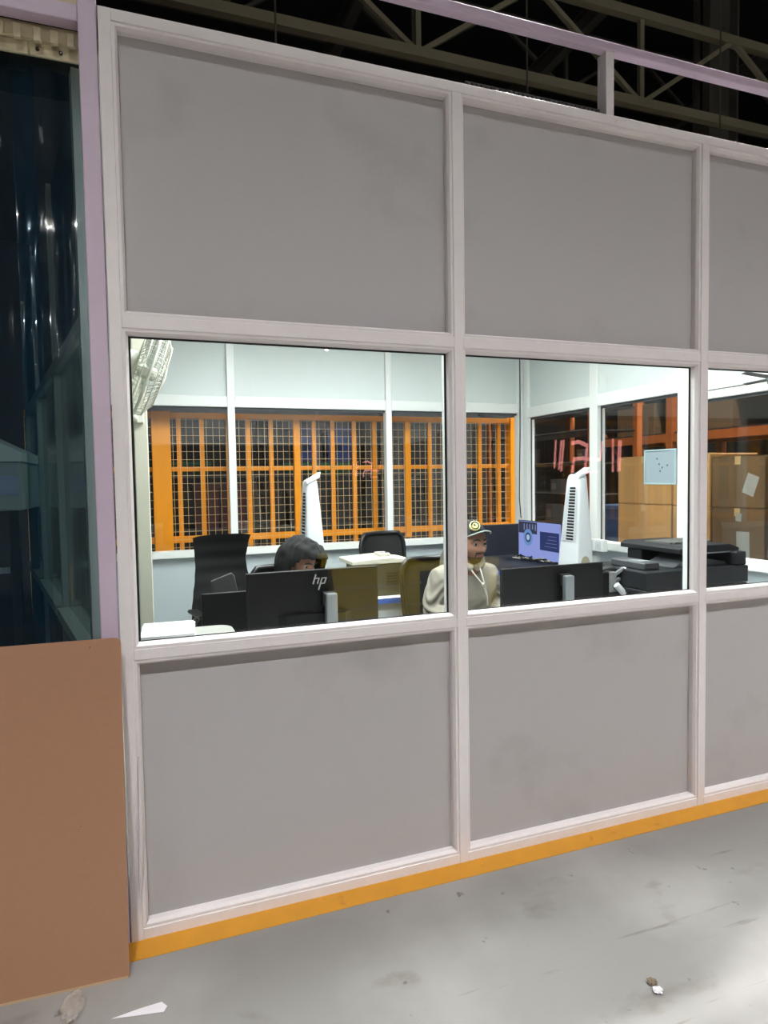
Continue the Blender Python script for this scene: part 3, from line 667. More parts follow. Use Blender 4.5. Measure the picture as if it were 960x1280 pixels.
monitor('computer_monitor', 'lower black monitor between the high-back chair and the lettered monitor', 'monitor', 0.575, 0.70, 1.017, 0.741, 0.565, 0.27, neck=BLACK)
# lit monitor in the corner
SCR = emit_mat('screen_lavender', (0.30, 0.36, 0.78), 0.95)
m4, scr = monitor('lit_monitor', 'lit monitor with a lavender screen on the corner desk, partly hidden by the white cooler', 'monitor', 3.325, 2.655, 1.112, 0.766, 0.66, 0.345, rz=PI / 2, back=BLACK, screen=SCR)
def quad(x0, x1, z0, z1, m, nm, y=0.0236): return MB().box(x0, x1, y, y + 0.0008, z0, z1).build(nm, m, scr)
zt = 1.112 - 0.766
quad(0.025, 0.32, zt - 0.115, zt - 0.012, emit_mat('screen_photo', (0.05, 0.055, 0.09), 0.9), 'screen_picture')
quad(-0.30, -0.02, zt - 0.245, zt - 0.085, emit_mat('screen_window', (0.035, 0.05, 0.16), 0.9), 'screen_window')
for k in range(5): quad(0.04 + k * 0.045, 0.055 + k * 0.045, zt - 0.085 + 0.01 * (k % 2), zt - 0.03, emit_mat('screen_photo_light', (0.22, 0.26, 0.5), 0.9) if k == 0 else bpy.data.materials['screen_photo_light'], 'screen_detail', 0.0246)
for r0, r1, cc in ((0.075, 0.060, (0.17, 0.32, 0.66)), (0.044, 0.030, (0.05, 0.07, 0.16)), (0.026, 0.0, (0.5, 0.6, 0.9))):
    mb = MB(); n = 28
    o1 = [(0.165 + r0 * math.cos(2 * PI * k / n), zt - 0.150 + r0 * math.sin(2 * PI * k / n)) for k in range(n)]
    mb.prism(o1, 'y', 0.0246, 0.0250 + (0.08 - r0) * 0.01)
    mb.build('screen_ring', emit_mat('screen_ring_%d' % int(r0 * 1000), cc, 0.9), scr)
for k in range(4): quad(-0.27, -0.27 + 0.12 + 0.02 * k, zt - 0.12 - 0.03 * k, zt - 0.117 - 0.03 * k, bpy.data.materials['screen_photo_light'], 'screen_text_line', 0.0246)

# papers and small printer in the corner by the window
cp_ = thing('corner_printer', 'white low printer in the window corner under a stack of paper', 'printer', (0.20, 0.29, 0.004))
PRW = mat('printer_white', (158, 158, 152), 0.45)
mb = MB(); rr = 0.05
def rrect(x0, x1, y0, y1, r, n=5):
    out = []
    for cx_, cy_, a0 in ((x1 - r, y1 - r, 0), (x0 + r, y1 - r, PI / 2), (x0 + r, y0 + r, PI), (x1 - r, y0 + r, 3 * PI / 2)):
        for k in range(n + 1): out.append((cx_ + r * math.cos(a0 + PI / 2 * k / n), cy_ + r * math.sin(a0 + PI / 2 * k / n)))
    return out
mb.prism(rrect(-0.165, 0.185, -0.18, 0.17, 0.06), 'z', 0.735, 0.925); mb.build('body', PRW, cp_, bevel=0.008)
MB().box(-0.15, 0.17, -0.165, 0.155, 0.0, 0.735).build('stand_cabinet', INLOW, cp_)
MB().box(0.06, 0.16, -0.15, -0.07, 0.9255, 0.930).build('control_panel', mat('panel_grey', (150, 152, 152), 0.5), cp_)
st = thing('paper_stack', 'stack of white paper on the low printer in the window corner', 'paper stack', (0.135, 0.31, 0.9315))
for k in range(7):
    MB().box(-0.09, 0.095, -0.12, 0.12, 0.003 + k * 0.0042, 0.0068 + k * 0.0042).xf(Matrix.Rotation(0.06 * math.sin(k * 2.1) - 0.06, 4, 'Z')).build('sheet_bundle', mat('white_paper', (216, 218, 222), 0.7), st)

# chairs
FAB = mat('chair_fabric', (21, 22, 24), 0.85, var=0.15, scale=60, bump=0.1, bscale=400)
MESHF = mat('chair_mesh', (44, 45, 46), 0.8, var=0.15, scale=120)
FRAME = mat('chair_frame', (22, 22, 24), 0.35)
def chair(label, loc, rz, style):
    """local: the sitter looks along +y"""
    t = thing('office_chair', label, 'chair', (*loc, 0.004), rz)
    sz_ = 0.355 if style == 'low' else 0.43
    mb = MB().box(-0.24, 0.24, -0.22, 0.24, sz_, sz_ + 0.07, 0.03, 3); mb.build('seat', FAB, t, smooth=True)
    MB().cyl((0, 0, 0.10), (0, 0, sz_), 0.028, 12).build('gas_column', FRAME, t)
    for k in range(5):
        a = 2 * PI * k / 5 + 0.3; d = Vector((math.cos(a), math.sin(a), 0))
        lg = MB().tube([Vector((0, 0, 0.12)) + d * 0.03, Vector((0, 0, 0.07)) + d * 0.30], [0.022, 0.014], 8).build('base_leg', FRAME, t)
        p = d * 0.30
        MB().cyl((p.x - d.y * .015, p.y + d.x * .015, 0.03), (p.x + d.y * .015, p.y - d.x * .015, 0.03), 0.03, 12).build('castor', FRAME, lg)
    if style == 'high':
        def f(u, v):
            z = 0.52 + 0.63 * v
            hw = 0.205 + 0.03 * math.sin(v * PI * 1.9 + 0.5) - 0.035 * max(0, v - 0.8) * 5 * 0.3
            x = (u * 2 - 1) * hw
            y = -0.22 - 0.05 * v + 0.035 * math.sin(v * PI * 2.2) + 0.05 * (abs(u * 2 - 1) ** 2) + 0.008 * math.sin(v * 40) * 0.6
            if v > 0.97: z -= 0.012 * (abs(u * 2 - 1) ** 6)
            return (x, y, z)
        mb = MB().grid(f, 14, 30); mb.solid(-0.05); mb.build('backrest', FAB, t, smooth=True)
        for s_ in (-1, 1):
            MB().tube([(s_ * 0.23, -0.12, 0.46), (s_ * 0.235, -0.10, 0.60), (s_ * 0.235, 0.0, 0.665)], 0.018, 8).build('armrest_post', FRAME, t)
            MB().box(s_ * 0.235 - 0.03, s_ * 0.235 + 0.03, -0.14, 0.12, 0.665, 0.69, 0.01, 2).build('armrest', FRAME, t)
        MB().bar((0, -0.12, 0.44), (0, -0.25, 0.60), 0.08, 0.02).build('back_support', FRAME, t)
    else:
        top = 1.05 if style == 'mid' else 0.985
        hw0 = 0.225
        def f(u, v):
            z = 0.58 + (top - 0.58) * v
            k = 1 - 0.25 * max(0, (v - 0.75) / 0.25) ** 2 - 0.12 * (1 - v)
            x = (u * 2 - 1) * hw0 * k
            return (x, -0.235 - 0.06 * v + 0.05 * (u * 2 - 1) ** 2, z)
        mb = MB().grid(f, 12, 14); mb.solid(-0.012); mb.build('backrest', MESHF, t, smooth=True)
        path = [Vector(f(0, v / 10)) for v in range(11)] + [Vector(f(u / 10, 1)) for u in range(1, 10)] + [Vector(f(1, 1 - v / 10)) for v in range(11)]
        MB().tube([p + Vector((0, 0.004, 0)) for p in path], 0.017, 8).build('back_frame', FRAME, t, smooth=True)
        MB().bar((0, -0.10, sz_ + 0.01), (0, -0.25, 0.66), 0.07, 0.02).build('back_support', FRAME, t)
        for s_ in (-1, 1):
            MB().tube([(s_ * 0.235, -0.10, sz_ + 0.03), (s_ * 0.325, -0.08, 0.60), (s_ * 0.325, 0.10, 0.61)], 0.016, 8).build('armrest', FRAME, t)
    return t
chair('tall black high-back chair with wavy sides beside the window corner', (0.60, 2.02), 0.22 + PI, 'high')
chair('black mesh chair behind the cream printer', (1.99, 2.66), PI + 0.25, 'mid')
chair('black mesh chair with a curved frame under the man in the cap', (1.78, 1.36), PI - 0.10, 'low')
chair('black mesh chair under the hooded person', (0.86, 1.42), PI, 'low')

# small dark-grey terminal behind the low monitor
tp = thing('desk_terminal', 'small dark grey tilted panel standing above the lower black monitor', 'terminal', (0.405, 0.88, 0.741))
mb = MB().prism([(-0.035, 0.18), (-0.055, 0.305), (0.04, 0.338), (0.052, 0.325), (0.075, 0.20), (0.06, 0.17)], 'y', -0.012, 0.012)
mb.build('panel', mat('terminal_grey', (74, 75, 74), 0.5), tp, bevel=0.004)
MB().bar((0, 0.02, 0.0), (0.01, 0.0, 0.22), 0.05, 0.02).build('stand', FRAME, tp)
MB().box(-0.07, 0.07, -0.05, 0.06, 0, 0.012, 0.004, 1).build('foot', FRAME, tp)

# tower coolers
def cooler(label, x, y, H=1.50):
    t = thing('tower_cooler', label, 'air cooler', (x, y, 0.004)); t['group'] = 'white tower coolers'
    # near corner is the local origin; x right along the plain face, y back along the grille face
    def at(z):
        k = max(0.0, min(1.0, (z - 0.75) / 0.76)); k0 = 0.012 + 0.012 * k
        return 0.0 + 0.024 * k, 0.160 - 0.062 * k ** 1.2, 0.0 + 0.0 * k, 0.252 - 0.10 * k
    mb = MB(); rings = []
    zs = [0.03, 0.2, 0.5, 0.75, 0.9, 1.05, 1.2, 1.35, H - 0.045, H - 0.012, H]
    for z in zs:
        x0, x1, y0, y1 = at(z); r = 0.018
        sh = 0.0 if z < H - 0.03 else (0.010 if z < H - 0.005 else 0.03)
        rings.append([mb.bm.verts.new((px, py, z)) for px, py in rrect(x0 + sh * .3, x1 - sh * .3, y0 + sh * .3, y1 - sh, r, 3)])
    for A, B in zip(rings, rings[1:]):
        n = len(A)
        for k in range(n): mb.bm.faces.new((A[k], A[(k + 1) % n], B[(k + 1) % n], B[k]))
    mb.bm.faces.new(rings[0][::-1]); mb.bm.faces.new(rings[-1])
    mb.build('body', WHITEP, t, smooth=True)
    # raised lip on the top, rising toward the plain face's far edge
    x0, x1, y0, y1 = at(H)
    MB().hexa([(x0 - 0.004, y0 - 0.006, H - 0.035), (x1 + 0.012, y0 - 0.010, H + 0.01), (x1 + 0.012, y0 + 0.07, H + 0.012), (x0 - 0.004, y0 + 0.06, H - 0.03),
               (x0 - 0.004, y0 - 0.006, H - 0.008), (x1 + 0.022, y0 - 0.012, H + 0.052), (x1 + 0.018, y0 + 0.07, H + 0.050), (x0 - 0.004, y0 + 0.06, H - 0.004)]).build('top_lip', WHITEP, t, bevel=0.006)
    MB().box(x0 + 0.02, x1 - 0.02, y0 + 0.065, y1 - 0.03, H - 0.002, H + 0.012, 0.004, 1).build('control_panel', FRAME, t)
    gb = MB()
    # grille on the x = 0 side: dark vent slots between slats
    rec = mat('vent_dark', (16, 16, 18), 0.7)
    for k in range(18):
        z = 1.02 + k * 0.0225; xx = at(z)[0]; y0_, y1_ = at(z)[2], at(z)[3]; c = (y0_ + y1_) / 2 - 0.012; hw = (y1_ - y0_) * 0.20
        MB().hexa([(xx - 0.0012, c - hw, z), (xx + 0.01, c - hw, z), (xx + 0.01, c + hw, z), (xx - 0.0012, c + hw, z),
                   (xx - 0.0008, c - hw, z + 0.0145), (xx + 0.01, c - hw, z + 0.0145), (xx + 0.01, c + hw, z + 0.0145), (xx - 0.0008, c + hw, z + 0.0145)]).build('vent_slot', rec, t)
        gb.bar((xx - 0.004, c - hw * 2.0, z - 0.004), (xx - 0.004, c + hw * 2.0, z - 0.004), 0.006, 0.003)
    o = gb.build('louvre_slats', WHITEP, t); o['kind'] = 'stuff'
    # arched perforated inlet low on the plain face
    x0, x1, y0, y1 = at(0.86)
    cxn = (x0 + x1) / 2
    arch = [(cxn - 0.038, 0.76), (cxn + 0.038, 0.76), (cxn + 0.038, 0.86)] + [(cxn + 0.038 * math.cos(a), 0.86 + 0.045 * math.sin(a)) for a in (PI / 6, PI / 3, PI / 2, 2 * PI / 3, 5 * PI / 6)] + [(cxn - 0.038, 0.86)]
    MB().prism(arch, 'y', -0.0015, 0.004).build('inlet', mat('inlet_beige', (178, 172, 150), 0.6), t)
    hb = MB()
    for i in range(7):
        for j in range(11):
            px_ = cxn - 0.033 + i * 0.011; pz = 0.768 + j * 0.0125 + (i % 2) * 0.006
            if pz < 0.86 + 0.04 * (1 - ((px_ - cxn) / 0.04) ** 2): hb.box(px_ - 0.0032, px_ + 0.0032, -0.0022, -0.001, pz - 0.0035, pz + 0.0035)
    o = hb.build('inlet_holes', mat('vent_grey', (84, 80, 68), 0.7), t); o['kind'] = 'stuff'
    MB().box(-0.01, 0.17, -0.012, 0.264, 0.0, 0.04, 0.01, 2).build('base', WHITEP, t)
    return t
c1 = cooler('white tower cooler standing behind the hooded person', 1.088, 2.10, 1.505)
c2 = cooler('white tower cooler standing before the lit monitor and the side windows', 3.062, 1.80, 1.515)

# cream printer on the blue-edged desk
PRC = mat('printer_cream', (208, 206, 190), 0.45)
cpn = thing('desk_printer', 'cream-topped printer with dark vents on the blue-edged desk', 'printer', (1.52, 1.90, 0.745))
MB().box(-0.17, 0.20, -0.16, 0.12, 0.0, 0.212, 0.01, 2).build('body', mat('printer_dark', (50, 50, 46), 0.5), cpn)
MB().prism([(-0.215, 0.212), (0.215, 0.212), (0.215, 0.226), (0.06, 0.250), (-0.02, 0.250), (-0.215, 0.238)], 'y', -0.17, 0.13).build('lid', PRC, cpn, bevel=0.005)
MB().box(0.0, 0.07, -0.10, 0.02, 0.250, 0.272, 0.003, 1).build('control_panel', PRC, cpn)
for k in range(2): MB().box(0.015 + k * 0.03, 0.03 + k * 0.03, -0.08, -0.06, 0.272, 0.276).build('button', FRAME, cpn)
vb = MB()
for k in range(5): vb.box(0.02, 0.115, -0.163, -0.159, 0.07 + k * 0.018, 0.08 + k * 0.018)
vb.build('vent', mat('vent_dark', (16, 16, 18), 0.7), cpn)

# navy desk screen, keyboard and cable clutter on the corner desk
ns = thing('desk_screen', 'dark navy board standing on the corner desk against the back wall', 'board', (3.19, 3.22, 0.765))
MB().box(-0.27, 0.28, -0.015, 0.015, 0.0, 0.292, 0.004, 1).build('board', NAVY, ns)
for sx in (-0.2, 0.2): MB().box(sx - 0.02, sx + 0.02, -0.05, 0.05, 0, 0.012).build('foot', FRAME, ns)
ct = thing('cable_bundle', 'tangled grey cables on the corner desk under the lit monitor', 'cables', (3.22, 2.62, 0.766))
rnd = random.Random(4)
for k in range(5):
    pts = [(rnd.uniform(-0.05, 0.05), -0.28 + 0.56 * j / 8 + rnd.uniform(-0.02, 0.02), 0.010 + rnd.uniform(0, 0.035)) for j in range(9)]
    MB().tube(pts, 0.006, 6).build('cable', mat('cable_grey', (150, 148, 140), 0.5) if k % 2 else BLACK, ct, smooth=True)

# black copier
mf = thing('copier', 'large black office copier with an open paper tray on the window desk', 'copier', (2.77, 0.60, 0.741))
B2 = BLACK2
MB().box(-0.345, 0.345, -0.23, 0.24, 0.0, 0.145, 0.006, 2).build('paper_drawer', B2, mf)
MB().box(-0.345, 0.335, -0.226, 0.24, 0.149, 0.178, 0.004, 1).build('drawer_seam', B2, mf)
MB().box(-0.345, 0.335, -0.230, 0.24, 0.182, 0.272, 0.006, 2).build('body', B2, mf)
MB().box(-0.12, 0.12, -0.236, -0.230, 0.06, 0.085, 0.002, 1).build('drawer_handle', FRAME, mf)
MB().box(-0.06, 0.33, 0.13, 0.25, 0.272, 0.345, 0.006, 1).build('rear_column', B2, mf)
MB().box(0.26, 0.333, -0.22, 0.13, 0.272, 0.345, 0.006, 1).build('side_column', B2, mf)
MB().prism([(-0.075, 0.345), (0.335, 0.345), (0.335, 0.362), (0.27, 0.384), (-0.045, 0.384), (-0.075, 0.370)], 'y', -0.17, 0.29).build('scanner', B2, mf, bevel=0.004)
MB().box(-0.06, 0.27, -0.178, -0.170, 0.340, 0.346).build('scanner_trim', SILVER, mf)
MB().prism([(-0.10, 0.273), (0.02, 0.328), (0.26, 0.287), (0.26, 0.273)], 'y', -0.15, 0.06).build('output_tray', mat('tray_grey', (58, 60, 64), 0.5), mf)
MB().box(-0.30, -0.20, -0.16, 0.10, 0.272, 0.312, 0.006, 1).build('control_panel', mat('copier_grey', (66, 68, 72), 0.45), mf)
MB().box(-0.285, -0.225, -0.12, -0.02, 0.312, 0.315).build('display', mat('display_grey', (150, 156, 160), 0.25), mf)
for k in range(8): MB().box(-0.03 + k * 0.038, -0.03 + k * 0.038 + 0.016 + 0.014 * (k % 2), -0.05, 0.14, 0.3845, 0.394).build('feeder_rib', mat('feeder_rib', (92, 92, 90), 0.5), mf)

# label printer with a lifted bracket
lp_ = thing('label_printer', 'open label printer with metal bracket between the monitor and the copier', 'label printer', (2.30, 0.60, 0.741))
MB().box(-0.04, 0.035, -0.06, 0.09, 0.0, 0.262, 0.005, 1).build('housing', BLACK, lp_)
MB().box(0.036, 0.105, -0.03, 0.09, 0.0, 0.255, 0.003, 1).build('mechanism', mat('mech_grey', (132, 134, 134), 0.45, var=0.35, scale=60), lp_)
MB().box(0.036, 0.10, -0.034, -0.029, 0.11, 0.15).build('feed_gap', FRAME, lp_)
MB().bar((0.09, -0.02, 0.235), (0.14, -0.04, 0.275), 0.03, 0.012).bar((0.14, -0.04, 0.275), (0.165, -0.02, 0.235), 0.02, 0.012).bar((0.165, -0.02, 0.235), (0.10, -0.03, 0.205), 0.02, 0.012).build('bracket', SILVER, lp_)
MB().cyl((0.085, -0.05, 0.19), (0.135, -0.06, 0.135), 0.017, 14).build('label_roll', mat('white_paper', (216, 218, 222), 0.7), lp_)
MB().bar((-0.03, 0.0, 0.262), (0.10, 0.02, 0.275), 0.06, 0.008).build('lid', FRAME, lp_)

# notice board, socket, cable on the side wall
nb = thing('notice_board', 'pale blue-grey framed board hanging on the side window frame', 'board', (XR - 0.004, 1.535, 1.56))
NBM = mat('notice_grey', (136, 150, 157), 0.5)
MB().box(-0.006, 0.0, -0.148, 0.150, -0.115, 0.115).build('panel', NBM, nb)
for (a, b, c, d) in ((-0.155, 0.157, 0.115, 0.127), (-0.155, 0.157, -0.127, -0.115), (-0.155, -0.143, -0.115, 0.115), (0.145, 0.157, -0.115, 0.115)):
    MB().box(-0.014, 0.0, a, b, c, d, 0.002, 1).build('frame_bar', mat('notice_frame', (152, 174, 180), 0.4), nb)
for k, (yy, zz) in enumerate(((0.01, 0.02), (-0.02, -0.005), (0.0, -0.03), (-0.07, 0.01), (0.03, 0.06))): MB().box(-0.0075, -0.006, yy - 0.006, yy + 0.006, zz - 0.006, zz + 0.006).build('mark', mat('mark_blue', (60, 78, 90), 0.5), nb)
sk = thing('socket_box', 'white double socket box on the side sill beside the white cooler', 'socket', (XR - 0.03, 2.19, 0.93))
MB().box(-0.045, 0.0, -0.11, 0.11, -0.04, 0.055, 0.004, 2).build('box', INWHITE, sk)
for yy in (-0.05, 0.05): MB().box(-0.049, -0.045, yy - 0.035, yy + 0.035, -0.028, 0.040, 0.002, 1).build('faceplate', WHITEP, sk)
for yy in (-0.05, 0.05): MB().box(-0.0505, -0.049, yy - 0.006, yy + 0.006, 0.005, 0.013).build('switch', mat('panel_grey', (150, 152, 152), 0.5), sk)
tag(MB().tube([(3.552, 3.345, 2.84), (3.553, 3.345, 2.3), (3.550, 3.343, 1.9), (3.540, 3.34, 1.55), (3.535, 3.338, 1.3), (3.55, 3.335, 1.1)], 0.005, 6).build('wall_cable', BLACK, smooth=True), 'thin black cable running down the room corner', 'cable')

# wall fan on a cream column
col = thing('cream_column', 'narrow cream column inside the office carrying the wall fan', 'column', (0.068, 1.18, 0.004))
CRM = mat('column_cream', (214, 212, 196), 0.5, var=0.04, scale=8)
MB().box(-0.032, 0.032, -0.03, 0.03, 0.0, 2.855, 0.004, 1).build('shaft', CRM, col)
MB().box(-0.05, 0.05, -0.05, 0.05, 0.0, 0.02).build('foot_plate', CRM, col)
fan = thing('wall_fan', 'cream wall fan with a wire guard on the cream column', 'fan', (0.092, 0.86, 1.998))
FM = Matrix.Rotation(math.radians(5), 4, 'Z') @ Matrix.Rotation(math.radians(90 + 20), 4, 'Y')   # axis +x, tilted down and a little toward the window
def fl(mb): return mb.xf(FM)
R_ = 0.195
FCR = mat('fan_cream', (226, 226, 212), 0.4); FWIRE = mat('fan_wire', (206, 205, 192), 0.4)
fl(MB().lathe([(0.03, -0.15), (0.062, -0.145), (0.07, -0.10), (0.068, -0.05), (0.05, -0.03)], n=20)).build('motor', FCR, fan, smooth=True)
gd = MB()
for k in range(56):
    a = 2 * PI * k / 56; d = Vector((math.cos(a), math.sin(a), 0))
    gd.tube([d * 0.06 + Vector((0, 0, -0.045)), d * 0.14 + Vector((0, 0, -0.042)), d * R_ * .97 + Vector((0, 0, -0.018)), d * R_ + Vector((0, 0, 0.012)), d * R_ * .96 + Vector((0, 0, 0.045)), d * 0.13 + Vector((0, 0, 0.075)), d * 0.045 + Vector((0, 0, 0.082))], 0.0018, 4, cap=False)
o = fl(gd).build('guard_wires', FWIRE, fan); o['kind'] = 'stuff'
for rr_, zz_, nn in ((R_ + 0.001, 0.012, 'guard_rim'), (R_ * 0.985, -0.018, 'guard_ring'), (0.14, -0.042, 'guard_ring'), (0.14, 0.073, 'guard_ring'), (R_ * .96, 0.045, 'guard_ring')):
    mb = MB(); fl(mb.tube([(rr_ * math.cos(2 * PI * k / 40), rr_ * math.sin(2 * PI * k / 40), zz_) for k in range(41)], 0.007 if nn == 'guard_rim' else 0.003, 6)).build(nn, FWIRE, fan, smooth=True)
fl(MB().lathe([(0.045, 0.078), (0.045, 0.086), (0.02, 0.09)], n=20)).build('badge', FCR, fan)
fl(MB().lathe([(0.02, -0.03), (0.03, -0.01), (0.03, 0.04), (0.012, 0.055)], n=16)).build('hub', FCR, fan)
for k in range(3):
    a0 = 2 * PI * k / 3
    def fb(u, v):
        r = 0.03 + 0.155 * u; a = a0 + (v - 0.5) * (0.5 + 1.1 * u * (1.15 - u * .5)); tw = 0.02 * (v - 0.5) * (1.4 - u)
        return (r * math.cos(a), r * math.sin(a), 0.012 + tw)
    mb = MB().grid(fb, 8, 6); mb.solid(0.002); fl(mb).build('blade', mat('fan_blade', (220, 226, 220), 0.35), fan, smooth=True)
MB().tube([(-0.10, 0.02, -0.03), (-0.10, 0.10, -0.10), (-0.07, 0.20, -0.17), (-0.05, 0.287, -0.18)], 0.018, 10).build('arm', FCR, fan, smooth=True)
MB().box(-0.042, -0.008, 0.272, 0.288, -0.205, -0.145, 0.004, 1).build('wall_plate', FCR, fan)

# small ceiling fan near the side wall
cf = thing('ceiling_fan', 'small dark grey ceiling fan near the side wall beyond the copier', 'fan', (3.345, 0.42, 2.03))
DG = mat('fan_dark_grey', (92, 98, 102), 0.4)
MB().cyl((0, 0, 0.03), (0, 0, 0.83), 0.012, 10).build('down_rod', DG, cf)
MB().lathe([(0.015, -0.045), (0.04, -0.035), (0.042, 0.0), (0.02, 0.03)], n=20).build('motor', DG, cf, smooth=True)
MB().lathe([(0.05, 0.80), (0.05, 0.83)], n=20).build('canopy', DG, cf)
for a in (PI * 1.06, PI * 1.06 + 2 * PI / 3, PI * 1.06 + 4 * PI / 3):
    mb = MB().hexa([(0.05, -0.012, -0.012), (0.30, -0.014, -0.004), (0.30, 0.010, 0.004), (0.05, 0.02, -0.004), (0.05, -0.012, -0.008), (0.30, -0.014, 0.0), (0.30, 0.010, 0.008), (0.05, 0.02, 0.0)])
    mb.xf(Matrix.Rotation(a, 4, 'Z')).build('blade', DG, cf)

# ================================================================== PEOPLE
def eval_mesh(o):
    dg = bpy.context.evaluated_depsgraph_get(); dg.update()
    me = bpy.data.meshes.new_from_object(o.evaluated_get(dg)); return me
def skin(nodes, edges, root, sub=2):
    me = bpy.data.meshes.new('skin'); names = list(nodes)
    me.from_pydata([nodes[n][0] for n in names], [(names.index(a), names.index(b)) for a, b in edges], []); me.update()
    o = bpy.data.objects.new('skin', me); COL.objects.link(o)
    md = o.modifiers.new('skin', 'SKIN'); md.use_smooth_shade = True
    for i, n in enumerate(names):
        r = nodes[n][1]; sv = me.skin_vertices[0].data[i]
        sv.radius = r if isinstance(r, tuple) else (r, r); sv.use_root = (n == root)
    s = o.modifiers.new('sub', 'SUBSURF'); s.levels = sub; s.render_levels = sub
    out = eval_mesh(o); bpy.data.objects.remove(o); bpy.data.meshes.remove(me)
    return out
def fuse(meshes, voxel, smooth_it=3):
    bm = bmesh.new()
    for m in meshes: bm.from_mesh(m); bpy.data.meshes.remove(m)
    me = bpy.data.meshes.new('fuse'); bm.to_mesh(me); bm.free()
    o = bpy.data.objects.new('fuse', me); COL.objects.link(o)
    r = o.modifiers.new('r', 'REMESH'); r.mode = 'VOXEL'; r.voxel_size = voxel; r.use_smooth_shade = True
    if smooth_it:
        s = o.modifiers.new('s', 'SMOOTH'); s.factor = 0.5; s.iterations = smooth_it
    out = eval_mesh(o); bpy.data.objects.remove(o); bpy.data.meshes.remove(me); return out

def head_r(d):
    """surface point of a head (centre at eye-ear level, +y forward) along direction d"""
    x, y, z = d
    sx, sy, sz = 0.074, 0.096, 0.118
    if z < 0: sx *= 1 - 0.30 * (-z) ** 1.4
    if z < 0 and y < 0: sy *= 1 - 0.38 * min(1, -z * 1.3)
    if z < 0 and y > 0: sy *= 1 - 0.04 * (-z)
    p = Vector((x * sx, y * sy, z * sz))
    if y > 0.15:
        g = lambda a, s: math.exp(-(a / s) ** 2)
        px, pz = p.x, p.z; b = 0.0
        nz = max(0.0, min(1.0, (0.012 - pz) / 0.046)) if pz > -0.036 else max(0.0, 1 - (-0.036 - pz) / 0.010)
        b += 0.026 * nz * g(px, 0.011 + 0.008 * nz)
        b += 0.006 * g(pz - 0.024, 0.010) * g(px, 0.045)
        for s_ in (-1, 1):
            b -= 0.011 * g(px - s_ * 0.031, 0.017) * g(pz - 0.004, 0.013)
            b += 0.006 * g(px - s_ * 0.045, 0.022) * g(pz + 0.026, 0.016)
        b += 0.008 * g(px, 0.024) * g(pz + 0.060, 0.010) - 0.006 * g(px, 0.024) * g(pz + 0.0605, 0.0028)
        b -= 0.004 * g(px, 0.02) * g(pz + 0.076, 0.006)
        b += 0.010 * g(px, 0.022) * g(pz + 0.098, 0.016)
        p.y += b
    return p
def head_mesh(off=0.0, keep=None, nu=72, nv=54, shape=None):
    bm = bmesh.new(); V = {}
    for j in range(nv + 1):
        t = PI * j / nv
        for i in range(nu):
            a = 2 * PI * i / nu; d = Vector((math.sin(t) * math.sin(a), math.sin(t) * math.cos(a), math.cos(t)))
            p = head_r(d)
            if off: p = p + d * off
            if shape: p = shape(p, d)
            V[i, j] = bm.verts.new(p)
    for j in range(nv):
        for i in range(nu):
            q = [V[i, j], V[(i + 1) % nu, j], V[(i + 1) % nu, j + 1], V[i, j + 1]]
            c = sum((v.co for v in q), Vector()) / 4
            if keep is None or keep(c): bm.faces.new(q)
    bmesh.ops.delete(bm, geom=[v for v in bm.verts if not v.link_faces], context='VERTS')
    bmesh.ops.remove_doubles(bm, verts=bm.verts, dist=1e-5)
    bmesh.ops.recalc_face_normals(bm, faces=bm.faces)
    return bm
def to_mesh(bm, M=None):
    if M is not None: bmesh.ops.transform(bm, matrix=M, verts=bm.verts)
    me = bpy.data.meshes.new('m'); bm.to_mesh(me); bm.free(); return me

SKIN = mat('skin_brown', (138, 97, 78), 0.55, var=0.06, scale=40)
HAIR = mat('hair_black', (20, 17, 16), 0.6, var=0.2, scale=200)
EYEW = mat('eye_white', (168, 158, 148), 0.25); IRIS = mat('eye_dark', (26, 18, 14), 0.15); LIP = mat('lip_brown', (126, 74, 64), 0.5)

